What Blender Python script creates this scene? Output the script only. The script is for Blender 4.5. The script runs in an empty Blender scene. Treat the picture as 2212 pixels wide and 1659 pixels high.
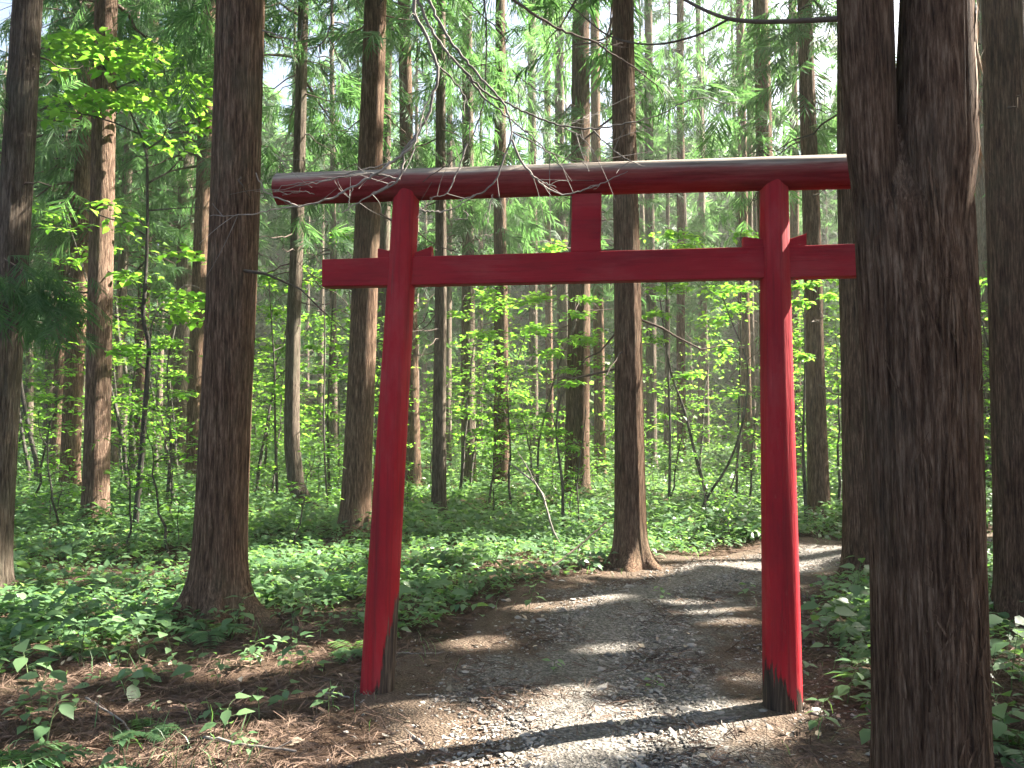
import bpy, math, random
import numpy as np
from mathutils import Vector, Matrix

# ------------------------------------------------------------------ camera, light, exposure
SC = bpy.context.scene
COL = SC.collection
PITCH = math.radians(3.2)
CAMZ = 1.6
LENS = 28.0
cam = bpy.data.cameras.new('camera')
cam.lens = LENS; cam.sensor_width = 36.0; cam.clip_start = 0.05; cam.clip_end = 600
camo = bpy.data.objects.new('camera', cam); COL.objects.link(camo)
camo.location = (0, 0, CAMZ); camo.rotation_euler = (math.pi/2 + PITCH, 0, 0)
SC.camera = camo

SUN_EL, SUN_AZ = math.radians(41), math.radians(70)      # azimuth from +Y towards +X
SDIR = np.array([math.cos(SUN_EL)*math.sin(SUN_AZ), math.cos(SUN_EL)*math.cos(SUN_AZ), math.sin(SUN_EL)])
w = bpy.data.worlds.new('World'); SC.world = w; w.use_nodes = True
nt = w.node_tree
sky = nt.nodes.new('ShaderNodeTexSky'); sky.sky_type = 'NISHITA'; sky.sun_disc = False
sky.sun_elevation = SUN_EL; sky.sun_rotation = SUN_AZ; sky.air_density = 1.0; sky.dust_density = 6.0; sky.ozone_density = 1.0
nt.links.new(sky.outputs[0], nt.nodes['Background'].inputs[0])
nt.nodes['Background'].inputs[1].default_value = 0.056
sl = bpy.data.lights.new('sun', 'SUN'); sl.energy = 5.0; sl.angle = math.radians(0.5); sl.color = (1.0, 0.93, 0.82)
so = bpy.data.objects.new('sun', sl); COL.objects.link(so)
so.rotation_euler = Vector(SDIR).to_track_quat('Z', 'Y').to_euler(); so.location = (20, 10, 30)
SC.view_settings.view_transform = 'Standard'; SC.view_settings.look = 'None'
HAZE = 0.0013
SC.view_settings.exposure = 3.2; SC.view_settings.gamma = 1.0
SC.cycles.max_bounces = 8; SC.cycles.diffuse_bounces = 4; SC.cycles.transmission_bounces = 6
SC.cycles.volume_bounces = 1; SC.cycles.glossy_bounces = 2
SC.cycles.use_denoising = True
SC.cycles.sample_clamp_indirect = 6.0

# ------------------------------------------------------------------ pixel rays (photo measured at 2212 x 1659)
FPX = LENS/36.0*2212
def ray(px, py):
    a = (px-1106)/FPX; b = (829.5-py)/FPX
    return np.array([a, math.cos(PITCH)-b*math.sin(PITCH), math.sin(PITCH)+b*math.cos(PITCH)])
def P(px, py, d):
    r = ray(px, py); return np.array([0, 0, CAMZ]) + r*(d/r[1])
def G(px, py):
    r = ray(px, py); return np.array([0, 0, CAMZ]) + r*(-CAMZ/r[2])

rng = np.random.default_rng(7)
random.seed(7)

# ------------------------------------------------------------------ mesh helpers
class MB:
    def __init__(s): s.v = []; s.f = []; s.n = 0; s.uv = {}
    def add(s, V, F, mi=0):
        V = np.asarray(V, float).reshape(-1, 3); F = np.asarray(F, int)
        s.v.append(V); s.f.append((F + s.n, mi)); s.n += len(V)
    def build(s, name, mats, parent=None, smooth=True, loc=None):
        V = np.concatenate(s.v) if s.v else np.zeros((0, 3))
        off = np.array(loc if loc is not None else (0, 0, 0), float)
        me = bpy.data.meshes.new(name)
        loops = np.concatenate([f.ravel() for f, _ in s.f])
        tot = np.concatenate([np.full(len(f), f.shape[1]) for f, _ in s.f])
        mi = np.concatenate([np.full(len(f), m) for f, m in s.f])
        st = np.concatenate([[0], np.cumsum(tot)[:-1]])
        me.vertices.add(len(V)); me.vertices.foreach_set('co', (V-off).astype(np.float32).ravel())
        me.loops.add(len(loops)); me.loops.foreach_set('vertex_index', loops.astype(np.int32))
        me.polygons.add(len(tot)); me.polygons.foreach_set('loop_start', st.astype(np.int32))
        me.polygons.foreach_set('loop_total', tot.astype(np.int32))
        me.polygons.foreach_set('material_index', mi.astype(np.int32))
        me.polygons.foreach_set('use_smooth', np.full(len(tot), smooth))
        me.update(calc_edges=True)
        for m in (mats if isinstance(mats, (list, tuple)) else [mats]): me.materials.append(m)
        o = bpy.data.objects.new(name, me); COL.objects.link(o)
        if parent is not None: o.parent = parent
        if loc is not None and parent is None: o.location = loc
        return o

def empty(name, loc, label, cat, group=None):
    o = bpy.data.objects.new(name, None); COL.objects.link(o); o.location = tuple(loc); o.empty_display_size = .2
    return tag(o, label, cat, group)
def tag(o, label=None, cat=None, group=None, kind=None):
    if label: o['label'] = label
    if cat: o['category'] = cat
    if group: o['group'] = group
    if kind: o['kind'] = kind
    return o

def frames(path):
    path = np.asarray(path, float); t = np.gradient(path, axis=0)
    t /= np.linalg.norm(t, axis=1)[:, None] + 1e-9
    ref = np.array([0, 1, 0.0]) if abs(t[len(t)//2][1]) < .8 else np.array([1.0, 0, 0])
    a = np.cross(ref[None], t); a /= np.linalg.norm(a, axis=1)[:, None] + 1e-9
    b = np.cross(t, a); return a, b
def tube(mb, path, rad, seg=6, mi=0, disp=None, caps=False, squash=1.0):
    path = np.asarray(path, float); n = len(path); rad = np.broadcast_to(np.asarray(rad, float), (n,))
    a, b = frames(path)
    th = np.arange(seg)/seg*2*math.pi
    R = rad[:, None]*np.ones(seg)[None]
    if disp is not None: R = R + disp(th, path)
    V = path[:, None] + a[:, None]*(R*np.cos(th))[..., None] + b[:, None]*(R*np.sin(th)*squash)[..., None]
    i = np.arange(n-1)[:, None]*seg; j = np.arange(seg)[None]; k = (j+1) % seg
    F = np.stack([i+j, i+k, i+seg+k, i+seg+j], -1).reshape(-1, 4)
    mb.add(V, F, mi)
    if caps:
        base = mb.n - n*seg
        for r0, rev in ((0, True), ((n-1)*seg, False)):
            c = path[0 if rev else -1]
            idx = np.arange(seg) + base + r0
            mb.v.append(c[None]); ci = mb.n; mb.n += 1
            nx = np.roll(idx, -1)
            T = np.stack([nx, idx, np.full(seg, ci)], -1) if rev else np.stack([idx, nx, np.full(seg, ci)], -1)
            mb.f.append((T, mi))
def resample(pts, n):
    pts = np.asarray(pts, float); d = np.concatenate([[0], np.cumsum(np.linalg.norm(np.diff(pts, axis=0), axis=1))])
    # Catmull-Rom-like smoothing through dense linear + box blur
    t = np.linspace(0, d[-1], n); out = np.stack([np.interp(t, d, pts[:, k]) for k in range(pts.shape[1])], -1)
    for _ in range(2):
        o2 = out.copy(); o2[1:-1] = (out[:-2]+2*out[1:-1]+out[2:])/4; out = o2
    return out
def boxmb(mb, c, ax, ay, az, hx, hy, hz, bev=0.006, mi=0):
    c = np.asarray(c, float); ax, ay, az = map(np.asarray, (ax, ay, az))
    # bevelled box: each corner gets three verts
    V = []; idx = {}
    for sx in (-1, 1):
        for sy in (-1, 1):
            for sz in (-1, 1):
                for k in range(3):
                    e = [hx-bev, hy-bev, hz-bev]; e[k] += bev
                    idx[(sx, sy, sz, k)] = len(V); V.append(c+ax*sx*e[0]+ay*sy*e[1]+az*sz*e[2])
    F4 = []; F3 = []
    for k in range(3):
        o = [i for i in range(3) if i != k]
        for s in (-1, 1):
            q = []
            for (u, v) in ((-1, -1), (1, -1), (1, 1), (-1, 1)):
                t = [0, 0, 0]; t[k] = s; t[o[0]] = u; t[o[1]] = v; q.append(idx[(*t, k)])
            F4.append(q)
        for u in (-1, 1):
            for v in (-1, 1):
                q = []
                for s, kk in ((-1, o[0]), (1, o[0]), (1, o[1]), (-1, o[1])):
                    t = [0, 0, 0]; t[k] = s; t[o[0]] = u; t[o[1]] = v; q.append(idx[(*t, kk)])
                F4.append(q)
    for sx in (-1, 1):
        for sy in (-1, 1):
            for sz in (-1, 1): F3.append([idx[(sx, sy, sz, k)] for k in range(3)])
    mb.add(V, F4, mi); mb.f.append((np.array(F3)+mb.n-len(V), mi))

def rotm(yaw, pitch, roll):
    cy, sy, cp, sp, cr, sr = np.cos(yaw), np.sin(yaw), np.cos(pitch), np.sin(pitch), np.cos(roll), np.sin(roll)
    z = np.zeros_like(cy); o = np.ones_like(cy)
    Z = np.stack([cy, -sy, z, sy, cy, z, z, z, o], -1).reshape(-1, 3, 3)
    X = np.stack([o, z, z, z, cp, -sp, z, sp, cp], -1).reshape(-1, 3, 3)
    Y = np.stack([cr, z, sr, z, o, z, -sr, z, cr], -1).reshape(-1, 3, 3)
    return Z @ X @ Y
def scatter(mb, T, F, pos, R, sc, mi=0):
    if len(pos) == 0: return
    T = np.asarray(T, float); F = np.asarray(F)
    sc = np.asarray(sc, float)
    if sc.ndim == 1: S = T[None]*sc[:, None, None]
    else: S = T[None]*sc[:, None, :]
    V = np.einsum('kij,knj->kni', R, S) + np.asarray(pos)[:, None]
    FF = F[None] + (np.arange(len(pos))*len(T))[:, None, None]
    mb.add(V.reshape(-1, 3), FF.reshape(-1, F.shape[1]), mi)

# leaf templates: grow along +Y, face +Z, unit length
LEAF = np.array([[0, 0, 0], [.23, .2, .05], [.27, .5, .06], [0, 1, -.13], [-.27, .5, .06], [-.23, .2, .05], [0, .48, 0]])
LEAF_F = np.array([[0, 1, 2, 6], [6, 2, 3, 4], [0, 6, 4, 5]])
RHOMB = np.array([[0, 0, 0], [.26, .42, .04], [0, 1, -.08], [-.26, .42, .04]]); RHOMB_F = np.array([[0, 1, 2, 3]])

# ------------------------------------------------------------------ materials
def mat(name):
    m = bpy.data.materials.new(name); m.use_nodes = True; n = m.node_tree
    for x in list(n.nodes): n.nodes.remove(x)
    out = n.nodes.new('ShaderNodeOutputMaterial'); return m, n, out
def N(n, t, **kw):
    x = n.nodes.new('ShaderNode'+t)
    for k, v in kw.items():
        if k in x.inputs: x.inputs[k].default_value = v
        else: setattr(x, k, v)
    return x
def L(n, a, b): n.links.new(a, b)
def ramp(n, src, stops):
    r = N(n, 'ValToRGB'); e = r.color_ramp.elements
    while len(e) < len(stops): e.new(.5)
    for k, (p, c) in enumerate(stops):
        e[k].position = p; e[k].color = (*c, 1) if len(c) == 3 else c
    L(n, src, r.inputs[0]); return r.outputs[0]
def mixc(n, fac, a, b, blend='MIX'):
    x = N(n, 'MixRGB', blend_type=blend)
    for s, i in ((fac, 0), (a, 1), (b, 2)):
        if hasattr(s, 'is_output') or hasattr(s, 'links'): L(n, s, x.inputs[i])
        else: x.inputs[i].default_value = s if i == 0 else ((*s, 1) if len(s) == 3 else s)
    return x.outputs[0]
def noise(n, scale, detail=4, rough=.6, stretch=None, coord='Object'):
    tc = N(n, 'TexCoord'); v = tc.outputs[coord]
    if stretch:
        mp = N(n, 'Mapping'); mp.inputs['Scale'].default_value = stretch; L(n, v, mp.inputs[0]); v = mp.outputs[0]
    t = N(n, 'TexNoise', Scale=scale, Detail=detail, Roughness=rough); L(n, v, t.inputs['Vector']); return t.outputs['Fac']
def bsdf(n, col, rough=.85, spec=.25):
    b = N(n, 'BsdfPrincipled', Roughness=rough); b.inputs['Specular IOR Level'].default_value = spec
    if hasattr(col, 'links'): L(n, col, b.inputs['Base Color'])
    else: b.inputs['Base Color'].default_value = (*col, 1)
    return b
def bump(n, h, b, strength, dist):
    x = N(n, 'Bump', Strength=strength, Distance=dist); L(n, h, x.inputs['Height']); L(n, x.outputs[0], b.inputs['Normal'])

def bark_mat(name, dark, mid, light, lichen, lich_amt=.5):
    m, n, o = mat(name)
    oi = N(n, 'ObjectInfo')
    f1 = noise(n, 75, 7, .72, (1, 1, .075)); f2 = noise(n, 20, 5, .65, (1, 1, .11)); f3 = noise(n, 3.2, 5, .7, (1, 1, .4))
    c = ramp(n, f1, [(.36, dark), (.5, mid), (.66, light)])
    c2 = ramp(n, f2, [(.32, (.30, .27, .25)), (.6, (1, 1, 1))])
    c = mixc(n, .75, c, c2, 'MULTIPLY')
    lf = ramp(n, f3, [(.5, (0, 0, 0)), (.68, (lich_amt,)*3)])
    c = mixc(n, lf, c, mixc(n, .5, c, lichen))
    hv = N(n, 'HueSaturation'); mr = N(n, 'MapRange'); mr.inputs[3].default_value = .75; mr.inputs[4].default_value = 1.2
    L(n, oi.outputs['Random'], mr.inputs[0]); L(n, mr.outputs[0], hv.inputs['Value']); L(n, c, hv.inputs['Color'])
    b = bsdf(n, hv.outputs[0], .95, .12)
    ad = N(n, 'Math', operation='ADD'); L(n, f1, ad.inputs[0]); L(n, f2, ad.inputs[1])
    bump(n, ad.outputs[0], b, 1.0, .035)
    L(n, b.outputs[0], o.inputs[0]); return m
M = {}
M['bark'] = bark_mat('cedar_bark', (.042, .024, .016), (.14, .086, .056), (.32, .22, .15), (.145, .15, .10), .55)
M['bark_grey'] = bark_mat('grey_cedar_bark', (.045, .034, .026), (.135, .106, .08), (.27, .225, .175), (.17, .18, .13), .7)
M['bark_red'] = bark_mat('reddish_cedar_bark', (.058, .031, .020), (.19, .112, .07), (.41, .28, .19), (.17, .165, .125), .45)
M['bark_light'] = bark_mat('pale_cedar_bark', (.065, .04, .029), (.18, .115, .082), (.42, .30, .215), (.22, .20, .15), .4)
M['bark_smooth'] = bark_mat('sapling_bark', (.06, .055, .045), (.11, .10, .085), (.18, .17, .15), (.2, .21, .19), .7)
def simple(name, c1, c2, scale, rough=.9, spec=.2, stretch=None, b=0):
    m, n, o = mat(name); f = noise(n, scale, 5, .65, stretch)
    geo = N(n, 'NewGeometry')
    c = ramp(n, f, [(.3, c1), (.7, c2)])
    hv = N(n, 'HueSaturation'); mr = N(n, 'MapRange'); mr.inputs[3].default_value = .55; mr.inputs[4].default_value = 1.45
    L(n, geo.outputs['Random Per Island'], mr.inputs[0]); L(n, mr.outputs[0], hv.inputs['Value']); L(n, c, hv.inputs['Color'])
    s = bsdf(n, hv.outputs[0], rough, spec)
    if b: bump(n, f, s, .6, b)
    L(n, s.outputs[0], o.inputs[0]); return m
M['twig'] = simple('dead_twig_bark', (.10, .088, .076), (.26, .23, .20), 14, .8, .3)
M['limb'] = simple('limb_bark', (.06, .045, .035), (.13, .10, .08), 10)
M['litter'] = simple('dry_needles', (.07, .044, .032), (.175, .118, .085), 6, .85, .25)
M['straw'] = simple('dry_leaf', (.28, .22, .15), (.45, .37, .27), 6, .8, .3)
M['stone'] = simple('slate_gravel', (.135, .125, .11), (.31, .285, .25), 9, .85, .3)
M['peel'] = simple('peeling_bark', (.13, .09, .06), (.28, .205, .14), 30, .9, .2, (1, 1, .1))
def leaf_mat(name, c1, c2, t1, t2, tw=.5, gloss=.35, rough=.5):
    m, n, o = mat(name); geo = N(n, 'NewGeometry'); r = geo.outputs['Random Per Island']
    d = ramp(n, r, [(0, c1), (1, c2)]); t = ramp(n, r, [(0, t1), (1, t2)])
    b = bsdf(n, d, rough, gloss); tr = N(n, 'BsdfTranslucent'); L(n, t, tr.inputs[0])
    x = N(n, 'MixShader'); x.inputs[0].default_value = tw; L(n, b.outputs[0], x.inputs[1]); L(n, tr.outputs[0], x.inputs[2])
    L(n, x.outputs[0], o.inputs[0]); return m
M['needle'] = leaf_mat('cedar_needles', (.032, .075, .033), (.065, .13, .055), (.09, .23, .06), (.17, .35, .09), .45, .25, .6)
M['leaf'] = leaf_mat('sapling_leaves', (.06, .14, .025), (.12, .23, .045), (.15, .42, .035), (.32, .58, .06), .56, .3, .5)
M['herb'] = leaf_mat('herb_leaves', (.06, .13, .055), (.13, .22, .10), (.15, .32, .06), (.28, .46, .11), .42, .6, .42)
M['cover'] = leaf_mat('ground_cover_leaves', (.055, .125, .055), (.13, .22, .10), (.14, .32, .06), (.28, .48, .11), .42, .6, .42)
M['stem'] = simple('green_stem', (.08, .11, .05), (.14, .18, .08), 10)

def red_paint():
    m, n, o = mat('red_paint')
    f = noise(n, 5, 5, .65, (.25, 1, 1)); g = noise(n, 60, 4, .6, (.05, 1, 1)); h = noise(n, 4, 6, .7, (.3, 1, 1))
    c = ramp(n, f, [(.28, (.19, .006, .013)), (.5, (.28, .008, .016)), (.75, (.35, .018, .026))])
    c = mixc(n, ramp(n, h, [(.48, (0, 0, 0)), (.7, (.5,)*3)]), c, (.33, .065, .065))
    dk = ramp(n, g, [(.34, (.55, .5, .5)), (.5, (1, 1, 1))]); c = mixc(n, .35, c, dk, 'MULTIPLY')
    b = bsdf(n, c, .62, .2); bump(n, g, b, .5, .005); L(n, b.outputs[0], o.inputs[0]); return m
M['red'] = red_paint()
def post_paint(name, zlo, zhi, dirx, dk=1.0):
    # red paint flaking to bare grey-brown wood at the foot
    m, n, o = mat(name)
    f = noise(n, 5, 5, .65, (1, 1, .25)); g = noise(n, 60, 4, .6, (1, 1, .05)); q = noise(n, 26, 6, .7, (1, 1, .10)); bl = noise(n, 3.5, 6, .7, (1, 1, .35)); dr = noise(n, 34, 4, .6, (1, 1, .02))
    c = ramp(n, f, [(.28, (.20, .006, .013)), (.5, (.31, .008, .016)), (.75, (.38, .018, .026))])
    c = mixc(n, ramp(n, bl, [(.5, (0, 0, 0)), (.72, (.55,)*3)]), c, (.36, .07, .07)); c = mixc(n, ramp(n, dr, [(.5, (0, 0, 0)), (.7, (.6,)*3)]), c, (.10, .008, .012))
    wd = ramp(n, g, [(.34, (.02*dk, .014*dk, .011*dk)), (.52, (.075*dk, .054*dk, .04*dk)), (.72, (.24*dk, .18*dk, .125*dk))])
    tc = N(n, 'TexCoord'); sx = N(n, 'SeparateXYZ'); L(n, tc.outputs['Object'], sx.inputs[0])
    a = N(n, 'Math', operation='MULTIPLY'); L(n, sx.outputs['X'], a.inputs[0]); a.inputs[1].default_value = dirx
    z = N(n, 'Math', operation='SUBTRACT'); L(n, sx.outputs['Z'], z.inputs[0]); L(n, a.outputs[0], z.inputs[1])
    qq = N(n, 'MapRange'); qq.inputs[1].default_value = .25; qq.inputs[2].default_value = .75; qq.inputs[3].default_value = -.2; qq.inputs[4].default_value = .2; L(n, q, qq.inputs[0])
    z2 = N(n, 'Math', operation='ADD'); L(n, z.outputs[0], z2.inputs[0]); L(n, qq.outputs[0], z2.inputs[1])
    mr = N(n, 'MapRange'); mr.inputs[1].default_value = zlo; mr.inputs[2].default_value = zhi; mr.inputs[3].default_value = 1; mr.inputs[4].default_value = 0
    L(n, z2.outputs[0], mr.inputs[0])
    # thin scratches higher up
    sc = ramp(n, noise(n, 40, 3, .5, (1, 1, .03)), [(.66, (0, 0, 0)), (.70, (.9,)*3)])
    fac = N(n, 'Math', operation='MAXIMUM'); L(n, mr.outputs[0], fac.inputs[0])
    s2 = N(n, 'Math', operation='MULTIPLY'); L(n, sc, s2.inputs[0]); s2.inputs[1].default_value = .35; L(n, s2.outputs[0], fac.inputs[1])
    b = bsdf(n, mixc(n, fac.outputs[0], c, wd), .62, .2); ba = N(n, 'Math', operation='SUBTRACT'); L(n, g, ba.inputs[0]); L(n, fac.outputs[0], ba.inputs[1]); bump(n, ba.outputs[0], b, .7, .008); L(n, b.outputs[0], o.inputs[0]); return m
def log_paint():
    # kasagi: red sides, weathered grey top
    m, n, o = mat('weathered_red_log')
    g = noise(n, 50, 5, .65, (.05, 1, 1)); f = noise(n, 6, 5, .65, (.2, 1, 1)); q = noise(n, 9, 6, .75, (.12, 1, 1))
    c = ramp(n, f, [(.25, (.11, .013, .017)), (.5, (.20, .022, .026)), (.8, (.26, .055, .052))])
    wd = ramp(n, g, [(.3, (.10, .08, .065)), (.5, (.26, .22, .18)), (.75, (.40, .36, .31))])
    tc = N(n, 'TexCoord'); sx = N(n, 'SeparateXYZ'); L(n, tc.outputs['Object'], sx.inputs[0])
    qq = N(n, 'MapRange'); qq.inputs[3].default_value = -.045; qq.inputs[4].default_value = .045; L(n, q, qq.inputs[0])
    z2 = N(n, 'Math', operation='ADD'); L(n, sx.outputs['Z'], z2.inputs[0]); L(n, qq.outputs[0], z2.inputs[1])
    mr = N(n, 'MapRange'); mr.inputs[1].default_value = .03; mr.inputs[2].default_value = .06; L(n, z2.outputs[0], mr.inputs[0])
    mf = N(n, 'MapRange'); mf.inputs[1].default_value = -.03; mf.inputs[2].default_value = .06; mf.inputs[4].default_value = .75; L(n, z2.outputs[0], mf.inputs[0]); c = mixc(n, mf.outputs[0], c, (.26, .125, .105))
    c = mixc(n, .5, c, ramp(n, g, [(.34, (.35, .33, .32)), (.55, (1, 1, 1))]), 'MULTIPLY')
    b = bsdf(n, mixc(n, mr.outputs[0], c, wd), .9, .1); bump(n, g, b, .8, .01); L(n, b.outputs[0], o.inputs[0]); return m
M['log'] = log_paint()

def ground_mat():
    m, n, o = mat('forest_floor')
    f = noise(n, 1.1, 5, .6); g = noise(n, 18, 6, .7); h = noise(n, 90, 4, .7)
    c = ramp(n, g, [(.3, (.04, .026, .018)), (.5, (.10, .065, .045)), (.72, (.19, .13, .09))])
    c = mixc(n, .5, c, ramp(n, h, [(.3, (.35,)*3), (.7, (1.3,)*3)]), 'MULTIPLY')
    moss = ramp(n, f, [(.52, (0, 0, 0)), (.68, (.55,)*3)])
    c = mixc(n, moss, c, (.05, .06, .03))
    b = bsdf(n, c, .95, .1)
    ad = N(n, 'Math', operation='ADD'); L(n, g, ad.inputs[0]); L(n, h, ad.inputs[1]); bump(n, ad.outputs[0], b, .9, .04)
    L(n, b.outputs[0], o.inputs[0]); return m
def path_mat():
    m, n, o = mat('gravel_path')
    tc = N(n, 'TexCoord'); vo = N(n, 'TexVoronoi', Scale=60); L(n, tc.outputs['Object'], vo.inputs['Vector'])
    f = noise(n, 1.6, 5, .65); h = noise(n, 70, 5, .7)
    st = N(n, 'SeparateColor'); L(n, vo.outputs['Color'], st.inputs[0])
    c = ramp(n, st.outputs[0], [(0, (.105, .095, .083)), (.6, (.195, .18, .158)), (1, (.30, .275, .245))])
    c = mixc(n, .5, c, ramp(n, h, [(.3, (.4,)*3), (.7, (1.2,)*3)]), 'MULTIPLY')
    br = ramp(n, h, [(.3, (.05, .036, .026)), (.7, (.17, .125, .09))])
    # litter blown in from the edges: attribute 'edge' 0 centre .. 1 rim
    at = N(n, 'Attribute', attribute_name='edge'); ef = N(n, 'MapRange'); ef.inputs[1].default_value = .2; ef.inputs[2].default_value = .95
    ef.inputs[3].default_value = -.14; ef.inputs[4].default_value = .28
    L(n, at.outputs['Fac'], ef.inputs[0]); ad = N(n, 'Math', operation='ADD'); L(n, ef.outputs[0], ad.inputs[0]); L(n, f, ad.inputs[1])
    fac = ramp(n, ad.outputs[0], [(.42, (0, 0, 0)), (.6, (1, 1, 1))])
    b = bsdf(n, mixc(n, fac, c, br), .92, .15)
    dd = N(n, 'Math', operation='ADD'); L(n, vo.outputs['Distance'], dd.inputs[0]); L(n, h, dd.inputs[1]); bump(n, dd.outputs[0], b, .8, .03)
    L(n, b.outputs[0], o.inputs[0]); return m

# ------------------------------------------------------------------ places where the sun gets through the canopy
GAPS = []       # (point, radius)
def gap(p, r): GAPS.append((np.asarray(p, float), r+.09))
for x, y, r in [(1240, 1305, .28), (1175, 1310, .2), (1530, 1312, .26), (1740, 1195, .35), (1795, 1193, .4), (1620, 1537, .22), (1700, 1532, .2),
                (1540, 1572, .2), (1450, 1583, .16), (1330, 1600, .12), (1640, 1580, .2), (1050, 1390, .2), (620, 1420, .26), (540, 1445, .2), (710, 1405, .16),
                (810, 1640, .16), (730, 1655, .12), (170, 1405, .22), (60, 1500, .18), (280, 1450, .16), (1385, 1225, .22), (690, 1330, .2), (1090, 1205, .3),
                (1000, 1190, .25), (1500, 1205, .35), (1590, 1185, .3), (480, 1350, .18), (1590, 1355, .12), (1330, 1395, .14), (60, 1090, .5), (130, 1050, .5),
                (560, 1290, .2), (640, 1240, .3), (1240, 1500, .1), (1100, 1110, .4), (1830, 1330, .15), (1350, 1545, .12)]:
    gap(G(x, y)+[0, 0, .05], r*(.9 if y < 1325 else (.85 if x < 750 else .6))-.03)

# ------------------------------------------------------------------ ground
def H(x, y):
    x = np.asarray(x, float); y = np.asarray(y, float)
    return (.035*np.sin(x*.9+1.3)*np.cos(y*.7+.4) + .02*np.sin(x*2.1+y*1.7) + .012*np.sin(x*4.3-y*3.1+1)) * np.clip((y-2)/6, .25, 1.6) \
        + .04*np.clip(-x-2, 0, 4)
PATH_C = resample([(.9, -2), (.62, 1), (.55, 3), (.6, 5), (.95, 6.6), (1.75, 8.1), (2.9, 9.3), (4.6, 10.5), (7, 11.6), (11, 12.6)], 120)
PATH_W = np.interp(np.arange(120), [0, 45, 60, 75, 90, 119], [1.5, 1.4, 1.15, 1.0, .95, 1.0])
def path_dist(x, y):
    d = np.hypot(np.asarray(x)[..., None]-PATH_C[:, 0], np.asarray(y)[..., None]-PATH_C[:, 1])
    return (d/PATH_W).min(-1)
def strip(lo, hi, n, pw=2.2):
    t = np.linspace(-1, 1, n); return np.sign(t)*np.abs(t)**pw*(hi-lo)/2+(hi+lo)/2
gx = np.concatenate([np.linspace(-74, -22, 12)[:-1], np.linspace(-22, 22, 230), np.linspace(22, 74, 12)[1:]])
gy = np.concatenate([np.linspace(-11, -2, 8)[:-1], np.linspace(-2, 40, 220), np.linspace(40, 119, 20)[1:]])
X, Y = np.meshgrid(gx, gy); Z = H(X, Y); nx, ny = len(gx), len(gy)
mb = MB(); i = np.arange(ny-1)[:, None]*nx; j = np.arange(nx-1)[None]
mb.add(np.stack([X, Y, Z], -1), np.stack([i+j, i+j+1, i+nx+j+1, i+nx+j], -1).reshape(-1, 4))
tag(mb.build('ground', ground_mat()), kind='structure')
# path: a sheet 12 mm proud whose rims dip under the litter
lat = np.linspace(-1.12, 1.12, 41); tg = np.gradient(PATH_C, axis=0); tg /= np.linalg.norm(tg, axis=1)[:, None]
nm = np.stack([-tg[:, 1], tg[:, 0]], -1)
wob = 1+.10*np.sin(np.arange(120)*.5)+.06*np.sin(np.arange(120)*1.3+2)
PX = PATH_C[:, None]+nm[:, None]*(lat[None]*(PATH_W*wob)[:, None])[..., None]
PZ = H(PX[..., 0], PX[..., 1])+.014-.05*np.clip(np.abs(lat)-.95, 0, 1)[None]*6+.008*np.sin(lat*9)[None]
mb = MB(); i = np.arange(119)[:, None]*41; j = np.arange(40)[None]
mb.add(np.concatenate([PX, PZ[..., None]], -1), np.stack([i+j, i+41+j, i+41+j+1, i+j+1], -1).reshape(-1, 4)[:, ::-1])
po = mb.build('path', path_mat()); tag(po, kind='structure')
at = po.data.attributes.new('edge', 'FLOAT', 'POINT'); at.data.foreach_set('value', np.tile(np.abs(lat), 120).astype(np.float32))

# gravel
ico_v = []; g_ = (1+5**.5)/2
for a in (-1, 1):
    for b_ in (-g_, g_): ico_v += [(a, b_, 0), (0, a, b_), (b_, 0, a)]
ico_v = np.array(ico_v)/1.9
from itertools import combinations
_d = np.linalg.norm(ico_v[:, None]-ico_v[None], axis=-1); _e = _d[_d > 1e-6].min()*1.01
ico_f = []
for a, b_, c in combinations(range(12), 3):
    if _d[a, b_] < _e and _d[b_, c] < _e and _d[a, c] < _e:
        nrm = np.cross(ico_v[b_]-ico_v[a], ico_v[c]-ico_v[a]); ico_f.append([a, b_, c] if nrm @ ico_v[a] > 0 else [a, c, b_])
ico_f = np.array(ico_f)
mb = MB()
for v in range(6):
    k = 6000
    s = rng.uniform(0, 1, k)**1.25*9.6+1.9
    x = np.interp(s, PATH_C[:, 1], PATH_C[:, 0])+rng.normal(0, .52, k)*1.15; y = s
    xx = rng.uniform(-1.2, 2.8, 500); yy = rng.uniform(2, 5, 500); x = np.concatenate([x, xx]); y = np.concatenate([y, yy]); 
    pd = path_dist(x, y); keep = (pd < 1.05+rng.normal(0, .12, len(pd))) & (np.sin(x*2.3+1)*np.sin(y*1.9+.5)+rng.normal(0, .5, len(pd)) > -.45); x, y = x[keep], y[keep]; k = len(x)
    T = ico_v*(1+rng.normal(0, .22, ico_v.shape))
    sc = rng.lognormal(-4.95, .48, k)
    S = np.stack([sc*rng.uniform(.8, 1.6, k), sc*rng.uniform(.6, 1.1, k), sc*rng.uniform(.22, .6, k)], -1)
    scatter(mb, T, ico_f, np.stack([x, y, H(x, y)+.014+sc*.12], -1), rotm(rng.uniform(0, 6.3, k), rng.normal(0, .25, k), rng.normal(0, .25, k)), S)
tag(mb.build('gravel', M['stone'], smooth=False), kind='stuff')

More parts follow.
